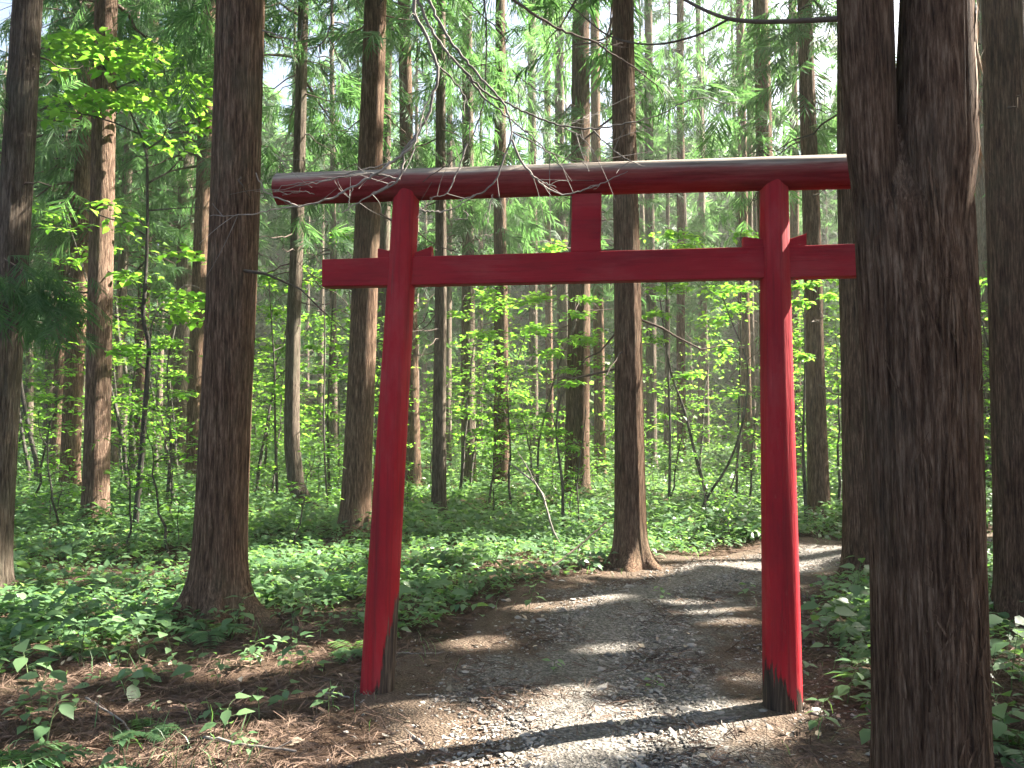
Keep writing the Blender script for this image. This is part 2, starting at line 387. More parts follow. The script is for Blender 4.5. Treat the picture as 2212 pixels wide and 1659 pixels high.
# needle litter: dropped cedar sprays, strips with side needles
def litter_template():
    V = []; F = []
    t = np.linspace(0, 1, 4)
    for k in range(3):
        x = t-.5; y = .06*np.sin(t*3+k)+.0; z = .03+.05*np.sin(t*3.14)*rng.uniform(.3, 1)
        a = rng.normal(0, .35); xr = x*math.cos(a)-y*math.sin(a); yr = x*math.sin(a)+y*math.cos(a)
        b0 = len(V)
        for q in range(4):
            V += [(xr[q], yr[q]-.011*(1-.6*t[q]), z[q]), (xr[q], yr[q]+.011*(1-.6*t[q]), z[q]+.012)]
        F += [(b0+2*q, b0+2*q+2, b0+2*q+3, b0+2*q+1) for q in range(3)]
    return np.array(V), np.array(F)
mb = MB()
for v in range(6):
    T, F = litter_template(); k = 9000
    y = 1.9+rng.uniform(0, 1, k)**1.5*10; x = rng.uniform(-.8, .8, k)*(y+1.2)
    pd = path_dist(x, y); clump = np.sin(x*3.1+1)*np.sin(y*4.3)+rng.normal(0, .5, k)
    keep = (pd > .85+rng.normal(0, .2, k)) | ((clump > .15))
    x, y = x[keep], y[keep]; k = len(x)
    scatter(mb, T, F, np.stack([x, y, H(x, y)+.008], -1), rotm(rng.uniform(0, 6.3, k), rng.normal(0, .18, k), rng.normal(0, .4, k)),
            rng.uniform(.06, .20, k))
tag(mb.build('needle_litter', M['litter']), kind='stuff')
mb = MB(); k = 420
y = 2+rng.uniform(0, 1, k)**1.4*8; x = rng.uniform(-.75, .75, k)*(y+.6)
scatter(mb, LEAF, LEAF_F, np.stack([x, y, H(x, y)+.025], -1), rotm(rng.uniform(0, 6.3, k), rng.normal(0, .3, k), rng.normal(0, .5, k)), rng.uniform(.025, .075, k))
tag(mb.build('leaf_litter', M['straw']), kind='stuff')

# ------------------------------------------------------------------ torii gate
LB, RB = P(815, 1500, 4.93), P(1692, 1528, 4.68)
LB[2] = H(*LB[:2])-.03; RB[2] = H(*RB[:2])-.03
gxax = (RB-LB); gxax[2] = 0; span = np.linalg.norm(gxax); gxax /= span
gyax = np.array([-gxax[1], gxax[0], 0]); gz = np.array([0, 0, 1.0])
def GP(px, py, off=0):          # where the pixel ray meets the gate's own plane
    r = ray(px, py); o = np.array([0, 0, CAMZ]); t = ((LB+gyax*off-o) @ gyax)/(r @ gyax); return o+r*t
gate_c = (LB+RB)/2; gate_c[2] = 0
gate = empty('torii_gate', gate_c, 'weathered red wooden torii gate straddling the gravel path', 'gate')
gate.rotation_euler = (0, 0, math.atan2(gxax[1], gxax[0]))
bpy.context.view_layer.update()
GI = np.array(gate.matrix_world.inverted())
def loc(p):
    p = np.asarray(p, float); return p @ GI[:3, :3].T + GI[:3, 3]
def local_mb(m2):
    m2.v = [loc(v) for v in m2.v]; return m2
def post(b, t, rb, rt, nm_, zlo, zhi, dirx, dk=1.0):
    n = 60; s = np.linspace(0, 1, n)[:, None]; path = b+(t-b)*s
    r = rb+(rt-rb)*s[:, 0]
    ph = rng.uniform(0, 6, 6)
    def dsp(th, pth):
        z = pth[:, 2:3]; return .003*np.sin(3*th[None]+ph[0]+z*.6)+.0018*np.sin(7*th[None]+ph[1]-z)-.004*np.exp(-((np.mod(th[None]-ph[2]+z*.12, 6.283)-3)/.035)**2)
    m2 = MB(); tube(m2, path, r, 72, disp=dsp, caps=True)
    # local to the post's base so the paint wears from its foot
    m2.v = [loc(v)-loc(b) for v in m2.v]
    o = m2.build('post', post_paint(nm_, zlo, zhi, dirx, dk), gate); o.location = tuple(loc(b)); return o
LT, RT = GP(880, 400), GP(1671, 375)
LT = LB+(LT-LB)*1.0; 
o = post(LB, LT, .104, .081, 'left_post_paint', .0, .06, 4.6, .75); o['label'] = 'leaning red post with one side of its foot stripped to dark wood'
o = post(RB, RT, .111, .081, 'right_post_paint', .20, .24, -.5, .38); o['label'] = 'red post with a frayed dark foot and sunlit edge'
# kasagi log
k0, k1 = GP(600, 411), GP(1905, 371)
dirk = (k1-k0); n = 90; s = np.linspace(0, 1, n)[:, None]; pth = k0+dirk*s
pth[:, 2] += .012*np.sin(s[:, 0]*2.4+.4)
ph = rng.uniform(0, 6, 4)
def kd(th, p):
    u = p[:, 0:1]; return .003*np.sin(4*th[None]+ph[0]+u)+.002*np.sin(9*th[None]+ph[1]-u*2)
m2 = MB(); tube(m2, pth, np.linspace(.097, .101, n), 64, disp=kd, caps=True)
kc = (k0+k1)/2
ang = math.atan2(loc(k1)[2]-loc(k0)[2], loc(k1)[0]-loc(k0)[0])
Rk = np.array(Matrix.Rotation(-ang, 3, 'Y').inverted()) if False else np.eye(3)
sl_ = (loc(k1)[2]-loc(k0)[2])/(loc(k1)[0]-loc(k0)[0])
m2.v = [loc(v)-loc(kc) for v in m2.v]
for v in m2.v: v[:, 2] -= v[:, 0]*sl_
o = m2.build('top_beam', M['log'], gate); o.location = tuple(loc(kc)); o.rotation_euler = (0, -math.atan(sl_), 0)
# nuki
def board(name, pa, pb, pc, pd, thick, off=0):      # four corners as pixels on the gate plane: tl tr br bl
    C4 = [GP(*q) for q in (pa, pb, pc, pd)]
    m2 = MB(); n = 26
    V = []
    for sgn in (-1, 1):
        for row in (0, 1):
            a, b_ = (C4[0], C4[1]) if row == 0 else (C4[3], C4[2])
            for q in np.linspace(0, 1, n): V.append(a+(b_-a)*q+gyax*(sgn*thick/2+off)+gz*rng.normal(0, .0006))
    V = np.array(V); I = lambda sd, row, q: (sd*2+row)*n+q
    F = []
    for q in range(n-1):
        F += [(I(0, 0, q), I(0, 1, q), I(0, 1, q+1), I(0, 0, q+1)), (I(1, 0, q), I(1, 0, q+1), I(1, 1, q+1), I(1, 1, q)),
              (I(0, 0, q), I(0, 0, q+1), I(1, 0, q+1), I(1, 0, q)), (I(0, 1, q), I(1, 1, q), I(1, 1, q+1), I(0, 1, q+1))]
    for q in (0, n-1): F.append((I(0, 0, q), I(1, 0, q), I(1, 1, q), I(0, 1, q)))
    m2.add(V, F); local_mb(m2); o = m2.build(name, M['red'], gate, smooth=False)
    bv = o.modifiers.new('bevel', 'BEVEL'); bv.width = .006; bv.segments = 2; bv.limit_method = 'ANGLE'
    return o
board('tie_beam', (700, 563), (1905, 528), (1905, 598), (700, 622), .085)
board('centre_strut', (1236, 420), (1299, 418), (1298, 545), (1233, 547), .06)
for a in [((818, 538), (862, 548), (862, 562), (818, 562)), ((898, 548), (934, 534), (934, 556.5), (898, 557.5)),
          ((1604, 513), (1650, 520), (1650, 535.5), (1604, 537)), ((1694, 521), (1739, 507), (1739, 533), (1694, 534))]:
    board('wedge', *a, .06)

# sunlit edges of the gate
for y in (500, 530, 555): gap(GP(1703, y), .06)
for y in (640, 670, 700, 860, 960, 1060, 1160, 1260, 1360, 1440): gap(GP(1712, y), .09)
for y in (500, 530, 900, 980, 1060, 1150, 1240, 1320): gap(GP(905-(y-500)*.055, y), .06)
for x in range(1400, 1840, 40): gap(GP(x, 345), .09)

# ------------------------------------------------------------------ trees
def spray_template(nf=9, w=.045, seed=0):
    r = np.random.default_rng(seed); V = []; F = []
    for k in range(nf):
        # a finger: curved tapered strip leaving the axis (+Y), drooping
        y0 = .06+.62*k/nf; side = -1 if k % 2 else 1
        if k == nf-1: ang = 0; y0 = .5
        else: ang = side*r.uniform(.45, .95)
        ln = r.uniform(.34, .55)*(1.1-.45*y0); d = np.array([math.sin(ang), math.cos(ang), r.uniform(-.45, .1)])
        pr = np.array([math.cos(ang), -math.sin(ang), r.uniform(-.6, .6)]); b0 = len(V)
        for t, ww in ((0, .5), (.5, 1.0), (1, .12)):
            c = np.array([0, y0, -.12*y0*y0])+d*ln*t+np.array([0, 0, -.22*t*t*ln])
            V += [c-pr*w*ww, c+pr*w*ww]
        F += [(b0, b0+2, b0+3, b0+1), (b0+2, b0+4, b0+5, b0+3)]
    return np.array(V), np.array(F)
SPRAYS = [spray_template(22, .0145, s) for s in range(5)]
FARSP = [spray_template(12, .027, 60+s) for s in range(4)]
WIDE = [spray_template(12, .05, 80+s) for s in range(4)]  # broad fingers so the added right-hand crowns block more sun
FINE = [spray_template(26, .012, 20+s) for s in range(3)]

PERP = [np.cross(SDIR, (0, 0, 1.0))]; PERP[0] /= np.linalg.norm(PERP[0]); PERP.append(np.cross(SDIR, PERP[0])); PERP = np.array(PERP)
def gap_arrays():
    c = np.array([g[0] for g in GAPS]); return c @ PERP.T, c @ SDIR, np.array([g[1] for g in GAPS])
def in_gap(p, margin):
    m = np.zeros(len(p), bool)
    if not len(p): return m
    q = p @ PERP.T; t = p @ SDIR; lo = q.min(0)-2; hi = q.max(0)+2
    gq, gt, gr = gap_arrays(); sel = np.all((gq > lo) & (gq < hi), axis=1)
    for a, b, r in zip(gq[sel], gt[sel], gr[sel]): m |= (((q-a)**2).sum(1) < (r+margin)**2) & (t > b+.4)
    return m
def scatter_gapped(mb, T, F, pos, R, sc):
    """like scatter, but leaves out every frond face that would stand in one of the sun gaps"""
    near = in_gap(pos, 1.0); f = ~near
    scatter(mb, T, F, pos[f], R[f], sc[f])
    if near.any():
        t = MB(); scatter(t, T, F, pos[near], R[near], sc[near]); V = t.v[0]; FF = t.f[0][0]
        k = ~in_gap(V[FF].mean(1), .03); mb.add(V, FF[k])

def crown(mb, limb_mb, axis, z0, z1, Lmax, dens, r, spr=SPRAYS, ssc=(.55, .95)):
    """axis(z) -> xy of trunk. limbs with drooping sprays."""
    z = z0; tubes = []
    lp = []; ls = []; ly = []
    while z < z1-.3:
        f = (z-z0)/(z1-z0); Lr = Lmax*(1-f)**.75*(0.65+.35*min(1, f*6+.25))
        for b in range(r.integers(2, 5)):
            yaw = r.uniform(0, 6.283); L0 = Lr*r.uniform(.55, 1.15)+.15; zz = z+r.uniform(-.2, .2)
            bx = axis(zz); up = r.uniform(-.1, .35)
            s = np.linspace(0, 1, 6); pts = np.stack([bx[0]+np.sin(yaw)*L0*s, bx[1]+np.cos(yaw)*L0*s, zz+L0*(up*s-.55*s*s)], -1)
            pts[1:] += r.normal(0, .04, (5, 3))
            tubes.append((pts, L0))
            k = max(2, int(L0*4.2*dens)); u = r.uniform(.22, 1.02, k)
            lp.append(np.stack([np.interp(u, s, pts[:, q]) for q in range(3)], -1)+r.normal(0, .13, (k, 3))); ly.append(yaw+r.normal(0, .75, k)); ls.append(r.uniform(*ssc, k))
        z += r.uniform(.28, .5)
    if limb_mb is not None and tubes:
        bad = in_gap(np.concatenate([t[0] for t in tubes]), .12).reshape(len(tubes), 6).any(1)
        for (pts, L0), b_ in zip(tubes, bad):
            if not b_: tube(limb_mb, pts, np.linspace(.022+.008*L0, .005, 6), 4, 1)
    if not lp: return
    p = np.concatenate(lp); yw = np.concatenate(ly); sc = np.concatenate(ls)
    which = r.integers(0, len(spr), len(p))
    for q, (T, F) in enumerate(spr):
        m = which == q; c = m.sum()
        scatter_gapped(mb, T, F, p[m], rotm(-yw[m], r.normal(-.45, .35, c), r.normal(0, .5, c)), sc[m])

def dead_limbs(mb, axis, rad, z0, z1, n, r, mi=1, lmax=1.6):
    for _ in range(n):
        zz = r.uniform(z0, z1); yaw = r.uniform(0, 6.283); L0 = r.uniform(.35, lmax)
        s = np.linspace(0, 1, 7); b = axis(zz); up = r.uniform(-.35, .3); cv = r.uniform(-.5, .6)
        d = np.array([math.sin(yaw), math.cos(yaw)]); R0 = rad(zz)*.8
        pts = np.stack([b[0]+d[0]*(R0+L0*s), b[1]+d[1]*(R0+L0*s), zz+L0*(up*s+cv*s*s-.35*s)], -1); pts[1:] += r.normal(0, .018*L0+.006, (6, 3))
        tube(mb, pts, np.linspace(.006+.007*L0, .002, 7), 4, mi)
        for _ in range(r.integers(0, 4)):
            u = r.integers(2, 6); a = pts[u]; e = a+np.array([r.normal(0, .2), r.normal(0, .2), r.normal(-.08, .12)])*L0*.8; mid = (a+e)/2+r.normal(0, .02, 3)
            tube(mb, [a, mid, e], [.004, .003, .0015], 3, mi)

def trunk_mesh(mb, pts, rads, r, near, ztop_r=.03, flare=1.45, ridge=1.0):
    """pts: control centres from base upward (last extrapolated); returns axis(z), rad(z)."""
    pts = np.asarray(pts, float); n = 150 if near == 2 else (90 if near == 1 else 30); seg = 128 if near == 2 else (48 if near == 1 else 14)
    zs = np.concatenate([np.linspace(pts[0, 2]-.12, pts[0, 2]+1.2, n//3), np.linspace(pts[0, 2]+1.2, pts[-1, 2], n-n//3+1)[1:]])
    xs = np.stack([np.interp(zs, pts[:, 2], pts[:, k]) for k in (0, 1)], -1)
    wig = np.stack([np.sin(zs*.55+r.uniform(0, 6))*.012+np.sin(zs*1.3+r.uniform(0, 6))*.005, np.sin(zs*.6+r.uniform(0, 6))*.012], -1)
    xs = xs+wig*np.clip((zs-.3)/3, 0, 1)[:, None]*(1 if len(pts) < 4 else .4)
    rr = np.interp(zs, pts[:, 2], rads)
    hz = np.clip(zs-pts[0, 2], 0, None); fl = (flare-1)*np.exp(-hz/.16)+.10*np.exp(-hz/.6)
    ph = r.uniform(0, 6.283, 16); lob = r.integers(4, 7)
    def dsp(th, p):
        z = p[:, 2:3]; t = th[None]; R = rr[:, None]
        d = fl[:, None]*R*(1+.55*np.sin(lob*t+ph[0])*np.exp(-hz/.3)[:, None]+.3*np.sin(2*t+ph[1]))
        if near:
            a = .0
            for q, fr in enumerate((11, 17, 23, 31, 41) if near == 2 else (9, 14, 19)):
                a = a+np.abs(np.sin(fr*t/2*2*.5+ph[2+q]+.55*np.sin(z*(.9+.3*q)+ph[8+q])+.2*np.sin(z*3.1+ph[5])))*(.5 if q else .8)
            d = d+R*.022*ridge*(a-1.6)
        d = d+R*.035*np.sin(3*t+ph[9]+z*.3)
        return d
    path = np.column_stack([xs, zs]); tube(mb, path, rr, seg, 0, dsp, caps=False)
    return (lambda z: np.array([np.interp(z, zs, xs[:, 0]), np.interp(z, zs, xs[:, 1])])), (lambda z: float(np.interp(z, zs, rr)))

def fibres(mb, axis, rad, z0, z1, n, r, mi, side=None, ln=(.04, .14), out=.03, wd=.0035):
    """shreds of bark standing off the surface"""
    for _ in range(n):
        zz = r.uniform(z0, z1); a = r.uniform(0, 6.283) if side is None else r.normal(side, .35)
        b = axis(zz); R0 = rad(zz)*1.0; d = np.array([math.cos(a), math.sin(a), 0]); tn = np.array([-math.sin(a), math.cos(a), 0]); l = r.uniform(*ln); o = r.uniform(.2, 1)*out
        sgn = 1 if r.random() < .6 else -1
        c0 = np.array([b[0], b[1], zz])+d*R0; c1 = c0+np.array([0, 0, sgn*l*.5])+d*o*.35+tn*r.normal(0, .01); c2 = c0+np.array([0, 0, sgn*l])+d*o+tn*r.normal(0, .025)
        w = wd*r.uniform(.5, 1.6); mb.add([c0-tn*w, c0+tn*w, c1-tn*w*.8, c1+tn*w*.8, c2-tn*w*.2, c2+tn*w*.2], [(0, 1, 3, 2), (2, 3, 5, 4)], mi)

TREES = []
def tree(label, top, base, wt, wb, depth=None, bark='bark', near=1, crown_z=None, Hh=None, mids=(), dead=14, group=None, flare=1.45, cdens=1.0, Lmax=1.9, fib=0, lit=None, ddead=True):
    """top: pixel x where the trunk leaves the frame (y=0); base: pixel (x, y) of its foot; widths in pixels."""
    r = np.random.default_rng(len(TREES)*13+5)
    if depth is None:
        b = G(*base); b[2] = H(b[0], b[1]); depth = b[1]
    else:
        b = P(base[0], base[1], depth); b[2] = H(b[0], b[1])
    t = P(top, 0, depth)
    k = depth/FPX
    cs = math.cos(math.atan2(abs(b[0]), depth)); r0, r1 = wb*k/2*cs, wt*k/2*cs
    Hh = Hh or r.uniform(20, 24)
    ctr = [b]+[P(mx, my, depth) for mx, my in mids]+[t]
    rs = list(np.interp([c[2] for c in ctr], [b[2], t[2]], [r0, r1]))
    if t[2] < Hh-1:
        dv = (t-ctr[0])/(t[2]-ctr[0][2]) if not mids else (t-ctr[-2])/(t[2]-ctr[-2][2])
        e = t+np.array([dv[0]*.6, 0, 1])*(Hh-t[2]); ctr.append(e); rs.append(.035)
    cz = crown_z or (7.0+r.uniform(0, 1.5) if depth < 16 else 5.6+r.uniform(0, 1.8))
    root = empty('cedar_tree', b, label, 'tree', group)
    mb = MB(); ax, rd = trunk_mesh(mb, ctr, rs, r, near, flare=flare)
    if dead: dead_limbs(mb, ax, rd, max(2.2, cz-5.5), cz+1, dead, r)
    cm = MB()
    crown(cm, mb, ax, cz, Hh, Lmax, cdens, r)
    if near == 2: fibres(mb, ax, rd, .1, 6, 190, r, 0, ln=(.12, .5), out=.014, wd=.006)
    if fib: fibres(mb, ax, rd, .2, min(t[2]+.5, 7), fib, r, 0)
    for m_ in (mb, cm): m_.v = [v-b for v in m_.v]
    mb.build('trunk', [M[bark], M['limb']], root)
    if cm.n: cm.build('crown', M['needle'], root)
    TREES.append((root, ax, rd, depth))
    return root, ax, rd

# more sun flecks: trunk edges, understorey, far shrubs
KEYG = list(GAPS[-60:])
def edge(pts, d, r):
    for x, y in pts: gap(P(x, y, d-.12), r+.05)
edge([(243, y) for y in range(230, 600, 40)], 11.6, .16)
edge([(183, y) for y in range(640, 1000, 60)], 17, .16)
edge([(304, 320), (303, 380), (270, 420), (268, 480)], 22, .15)
edge([(576, 20), (545, 640), (543, 700), (540, 860)], 6.7, .07)
edge([(1384, y) for y in range(620, 1000, 50)], 9.3, .07)
edge([(1480, y) for y in range(690, 880, 40)], 30, .2)
edge([(812, 560), (806, 620), (802, 680), (800, 760)], 11.5, .09)
edge([(1783, 650), (1786, 700), (1788, 760)], 13.4, .08)
edge([(2095, 20), (2085, 90), (2080, 170), (2075, 240), (2078, 310)], 3.2, .07)
edge([(1925, 120), (1928, 180)], 3.2, .05)
edge([(210, 100), (235, 105), (140, 475), (180, 490), (260, 495), (290, 600), (420, 90), (300, 220)], 10.5, .12)
edge([(935, 60), (942, 130), (947, 175), (930, 250), (885, 330), (850, 395), (720, 440), (985, 60), (1040, 150), (1075, 215), (1105, 290), (1090, 350), (1060, 410), (1015, 430), (1160, 420), (990, 455)], 4.35, .02)
rs_ = np.random.default_rng(99)
for _ in range(230):
    yy = rs_.uniform(9, 44); xx = rs_.uniform(-.66, .66)*yy
    gap((xx, yy, abs(rs_.normal(0, 2.2))+.1), rs_.uniform(.2, .4)+.02*yy)
for _ in range(70):
    yy = rs_.uniform(20, 50); xx = rs_.uniform(-.66, .66)*yy
    gap((xx, yy, rs_.uniform(4, 16)), rs_.uniform(.5, 1.2))

T = tree
T('thick brown cedar cut by the left edge with a drooping green bough across it', 60, (-27, 1325), 68, 88, bark='bark_grey', near=2, dead=6, crown_z=8.0, fib=60)
T('cedar with a brilliant sunlit stripe beside the young green sapling on the left', 232, (203, 1163), 52, 60, near=1, bark='bark_light', dead=12, fib=40)
T('dark cedar just left of the sunlit striped cedar', 194, (150, 1085), 40, 45, 17, near=1)
T('slim dim cedar farthest left behind the dark cedar', 168, (118, 1040), 24, 27, 24, near=0)
T('slim cedar rising just right of the sunlit striped cedar', 293, (243, 1040), 22, 24, 23, near=0, bark='bark_grey')
T('dark narrow cedar directly behind the stem of the young sapling', 334, (298, 1030), 24, 28, 25, near=0)
T('broad brown cedar with flared roots left of the gate', 524, (470, 1340), 108, 112, near=2, dead=4, crown_z=8.2, flare=1.8, fib=120)
T('shaded cedar half hidden behind the left side of the broad brown cedar', 452, (418, 1050), 34, 40, 20, near=0)
T('faint cedar seen between the young sapling and the broad brown cedar', 408, (390, 1050), 32, 42, 24, near=0, bark='bark_grey')
T('slim pale cedar with a foot hooked to the right', 655, (690, 1128), 23, 36, mids=[(662, 1095), (640, 1050), (630, 960), (631, 850), (634, 700), (640, 553), (648, 280)], near=1, dead=16, bark='bark_grey', flare=1.2)
T('cedar rising behind the left post and the left end of the gate', 813, (765, 1168), 50, 64, near=1, dead=14, fib=40)
T('thin cedar close behind the cedar at the left post', 838, (820, 1060), 24, 27, 21, near=0, bark='bark_grey')
T('cedar whose flared foot peeps out right of the left post', 872, (893, 1050), 28, 34, 20, near=0, flare=1.7)
T('slender straight cedar first to the right of the left post', 954, (948, 1125), 19, 31, near=1, dead=20, bark='bark_grey')
T('greyish cedar third from the left post inside the gate opening', 1010, (1012, 1050), 21, 33, 21, near=0, bark='bark_grey')
T('dark footed cedar left of the centre of the gate opening', 1080, (1083, 1062), 21, 35, 20, near=0)
T('thin far cedar left of the centre strut', 1148, (1154, 1000), 17, 20, 33, near=0, bark='bark_grey')
T('thin dark stem close beside the centre strut on its left', 1180, (1188, 1000), 13, 17, 35, near=0)
T('pale thin cedar seen touching the left edge of the centre strut', 1207, (1216, 1005), 19, 24, 31, near=0, bark='bark_grey')
T('thick dark cedar directly behind the centre strut', 1256, (1247, 1085), 37, 55, 18, near=1, dead=18)
T('slim cedar squeezed between the dark cedar and the big brown cedar in the gate', 1284, (1297, 1030), 20, 25, 25, near=0)
T('big straight brown cedar at the bend of the gravel path inside the gate', 1347, (1364, 1224), 47, 68, near=2, dead=12, flare=1.75, fib=110)
T('thin grey cedar just right of the big straight brown cedar', 1400, (1408, 1010), 18, 24, 29, near=0, bark='bark_grey')
T('very thin cedar with a bright sunlit edge above the leaning pole', 1469, (1472, 1000), 16, 20, 30, near=0)
T('thin distant stem right of the sunlit thin cedar', 1508, (1526, 1000), 12, 16, 36, near=0, bark='bark_grey')
T('dark trunk rising behind the right post', 1643, (1668, 1085), 35, 42, 18, near=1)
T('short looking dark trunk just left of the right post', 1598, (1614, 1020), 18, 24, 26, near=0)
T('cedar with a flared foot standing right of the right post', 1737, (1770, 1135), 33, 48, near=1, dead=14, flare=1.5, fib=30)
T('dim narrow cedar behind the cedar right of the right post', 1712, (1722, 1040), 18, 22, 26, near=0)
T('brown cedar behind the right end of the gate, mostly hidden by the forked cedar', 1852, (1868, 1242), 90, 92, near=2, dead=5, crown_z=8.5)
T('dark cedar along the right edge of the picture', 2166, (2204, 1345), 96, 106, near=2, dead=6, crown_z=8.0, fib=60, bark='bark')
T('pale cedar glimpsed between the forked cedar and the dark cedar at the right edge', 2120, (2126, 1060), 26, 34, 21, near=0, bark='bark_grey')

# forked cedar in front of the right end of the gate
def forked():
    d = 3.2; r = np.random.default_rng(77); k = d/FPX
    b = P(2010, 1659, d); b[2] = H(b[0], b[1]); bx = b.copy()
    root = empty('cedar_tree', b, 'massive forked cedar in front that hides the right end of the gate', 'tree')
    mb = MB()
    def row(y, xl, xr): a, c = P(xl, y, d), P(xr, y, d); return a[2], (a[0]+c[0])/2, (c[0]-a[0])/2
    rows = [row(1659, 1888, 2132), row(1240, 1881, 2122), row(800, 1858, 2118), row(565, 1842, 2116), row(375, 1830, 2112), row(288, 1824, 2110)]
    z = np.array([q[0] for q in rows])[::1]; cx = np.array([q[1] for q in rows]); hw = np.array([q[2] for q in rows])
    zf = P(1930, 279, d)[2]
    zs = np.concatenate([np.linspace(-.12, .5, 50), np.linspace(.5, zf, 130)[1:], [zf+.012, zf+.02]])
    CX = np.interp(zs, z, cx); HW = np.interp(zs, z, hw)*.905*np.where(zs > zf+.001, np.where(zs > zf+.015, .02, .8), 1)
    HD = np.interp(zs, [0, 1, zf-.9, zf-.35, zf], [.235, .225, .19, .13, .03])*np.where(zs > zf+.001, np.where(zs > zf+.015, .02, .8), 1)
    fl = .30*np.exp(-np.clip(zs, 0, None)/.13)
    seg = 200; th = np.arange(seg)/seg*2*math.pi; ph = r.uniform(0, 6, 16)
    rel = .0
    for q, fr in enumerate((12, 19, 27, 37, 53, 71)):
        rel = rel+np.abs(np.sin(fr*th[None]/1+ph[q]+.6*np.sin(zs[:, None]*(.9+.3*q)+ph[8+q])+.2*np.sin(zs[:, None]*3.7+ph[5])))*.5
    rel = (rel-1.9)*.006
    RX = HW[:, None]+rel+fl[:, None]*(.2+.06*np.sin(5*th+1)); RY = HD[:, None]+rel+fl[:, None]*.2
    V = np.stack([CX[:, None]+RX*np.cos(th), b[1]+RY*np.sin(th), zs[:, None]+0*th[None]], -1)
    n = len(zs); i = np.arange(n-1)[:, None]*seg; j = np.arange(seg)[None]; kk = (j+1) % seg
    mb.add(V, np.stack([i+j, i+kk, i+seg+kk, i+seg+j], -1).reshape(-1, 4))
    stems = []
    for xl0, xr0, xl1, xr1, fork_side in ((1827, 1940, 1804, 1932, -1), (1925, 2113, 1941, 2105, 1)):
        a = P((xl0+xr0)/2, 330, d); t = P((xl1+xr1)/2, 0, d)
        r0 = (xr0-xl0)/2*k*.91; r1 = (xr1-xl1)/2*k*.91
        low = a-np.array([.07*fork_side, 0, 1.0]); e = t+np.array([fork_side*.9, .2, 17.5])
        zz = np.concatenate([np.linspace(low[2], t[2]+.6, 70), np.linspace(t[2]+.6, e[2], 30)[1:]])
        C = np.array([low, a, t, e]); px = np.stack([np.interp(zz, C[:, 2], C[:, q]) for q in (0, 1)]+[zz], -1)
        rr = np.interp(zz, [low[2], a[2], t[2], e[2]], [r0*.55, r0, r1, .035]); pp = r.uniform(0, 6, 16)
        def ds(t_, p, rr=rr, pp=pp):
            z_ = p[:, 2:3]; q_ = 0
            for q, fr in enumerate((9, 14, 21, 29, 41)): q_ = q_+np.abs(np.sin(fr*t_[None]+pp[q]+.6*np.sin(z_*(.9+.3*q)+pp[8+q])+.2*np.sin(z_*3.7)))*.5
            return rr[:, None]*.025*(q_-1.6)
        tube(mb, px, rr, 128, 0, ds)
        ax = (lambda z_, px=px: np.array([np.interp(z_, px[:, 2], px[:, 0]), np.interp(z_, px[:, 2], px[:, 1])]))
        rd = (lambda z_, px=px, rr=rr: float(np.interp(z_, px[:, 2], rr)))
        stems.append((ax, rd))
    bax = lambda z_: np.array([np.interp(z_, zs, CX), b[1]]); brd = lambda z_: float(np.interp(z_, zs, np.minimum(HW, .24)))
    # shreds on the lower bole (front half), stems
    fibres(mb, lambda z_: bax(z_), lambda z_: float(np.interp(z_, zs, HD)), .1, zf, 170, r, 0, side=-math.pi/2, ln=(.02, .09), out=.02, wd=.0018)
    for ax, rd in stems: fibres(mb, ax, rd, zf, 4.6, 50, r, 0, ln=(.02, .09), out=.02, wd=.0018)
    fibres(mb, bax, lambda z_: float(np.interp(z_, zs, HD)), .1, zf-.3, 150, r, 0, side=-math.pi/2, ln=(.12, .5), out=.014, wd=.006)
    # live branch leaving the left stem above the beam
    pix = [(1815, 40), (1760, 44), (1640, 48), (1572, 42), (1516, 20), (1470, -6), (1380, -40)]
    pts = resample([P(x, y, d+.05+q*.09) for q, (x, y) in enumerate(pix)], 26); tube(mb, pts, np.linspace(.012, .005, 26), 8, 1)
    pix = [(1572, 42), (1516, 74), (1460, 90), (1420, 97), (1380, 95), (1340, 88), (1300, 70), (1240, 18), (1210, -20)]
    pts = resample([P(x, y, d+.3+q*.06) for q, (x, y) in enumerate(pix)], 30); tube(mb, pts, np.linspace(.006, .003, 30), 6, 1)
    cm = MB()
    for ax, rd in stems: crown(cm, mb, ax, 7.4, 20.5, 1.7, .85, r)
    pm = mb
    fibres(pm, stems[1][0], stems[1][1], 2.75, 3.35, 46, r, 2, side=-.25, ln=(.12, .42), out=.02, wd=.008)
    fibres(pm, stems[1][0], stems[1][1], 2.6, 3.4, 40, r, 2, side=-.2, ln=(.05, .16), out=.05, wd=.003)
    fibres(pm, bax, lambda z_: float(np.interp(z_, zs, HW)), .6, 2.6, 70, r, 2, side=-.15, ln=(.04, .16), out=.03, wd=.003)
    for m_ in (mb, cm): m_.v = [v-b for v in m_.v]
    mb.build('trunk', [M['bark_red'], M['limb'], M['peel']], root); cm.build('crown', M['needle'], root)
    return root
forked()

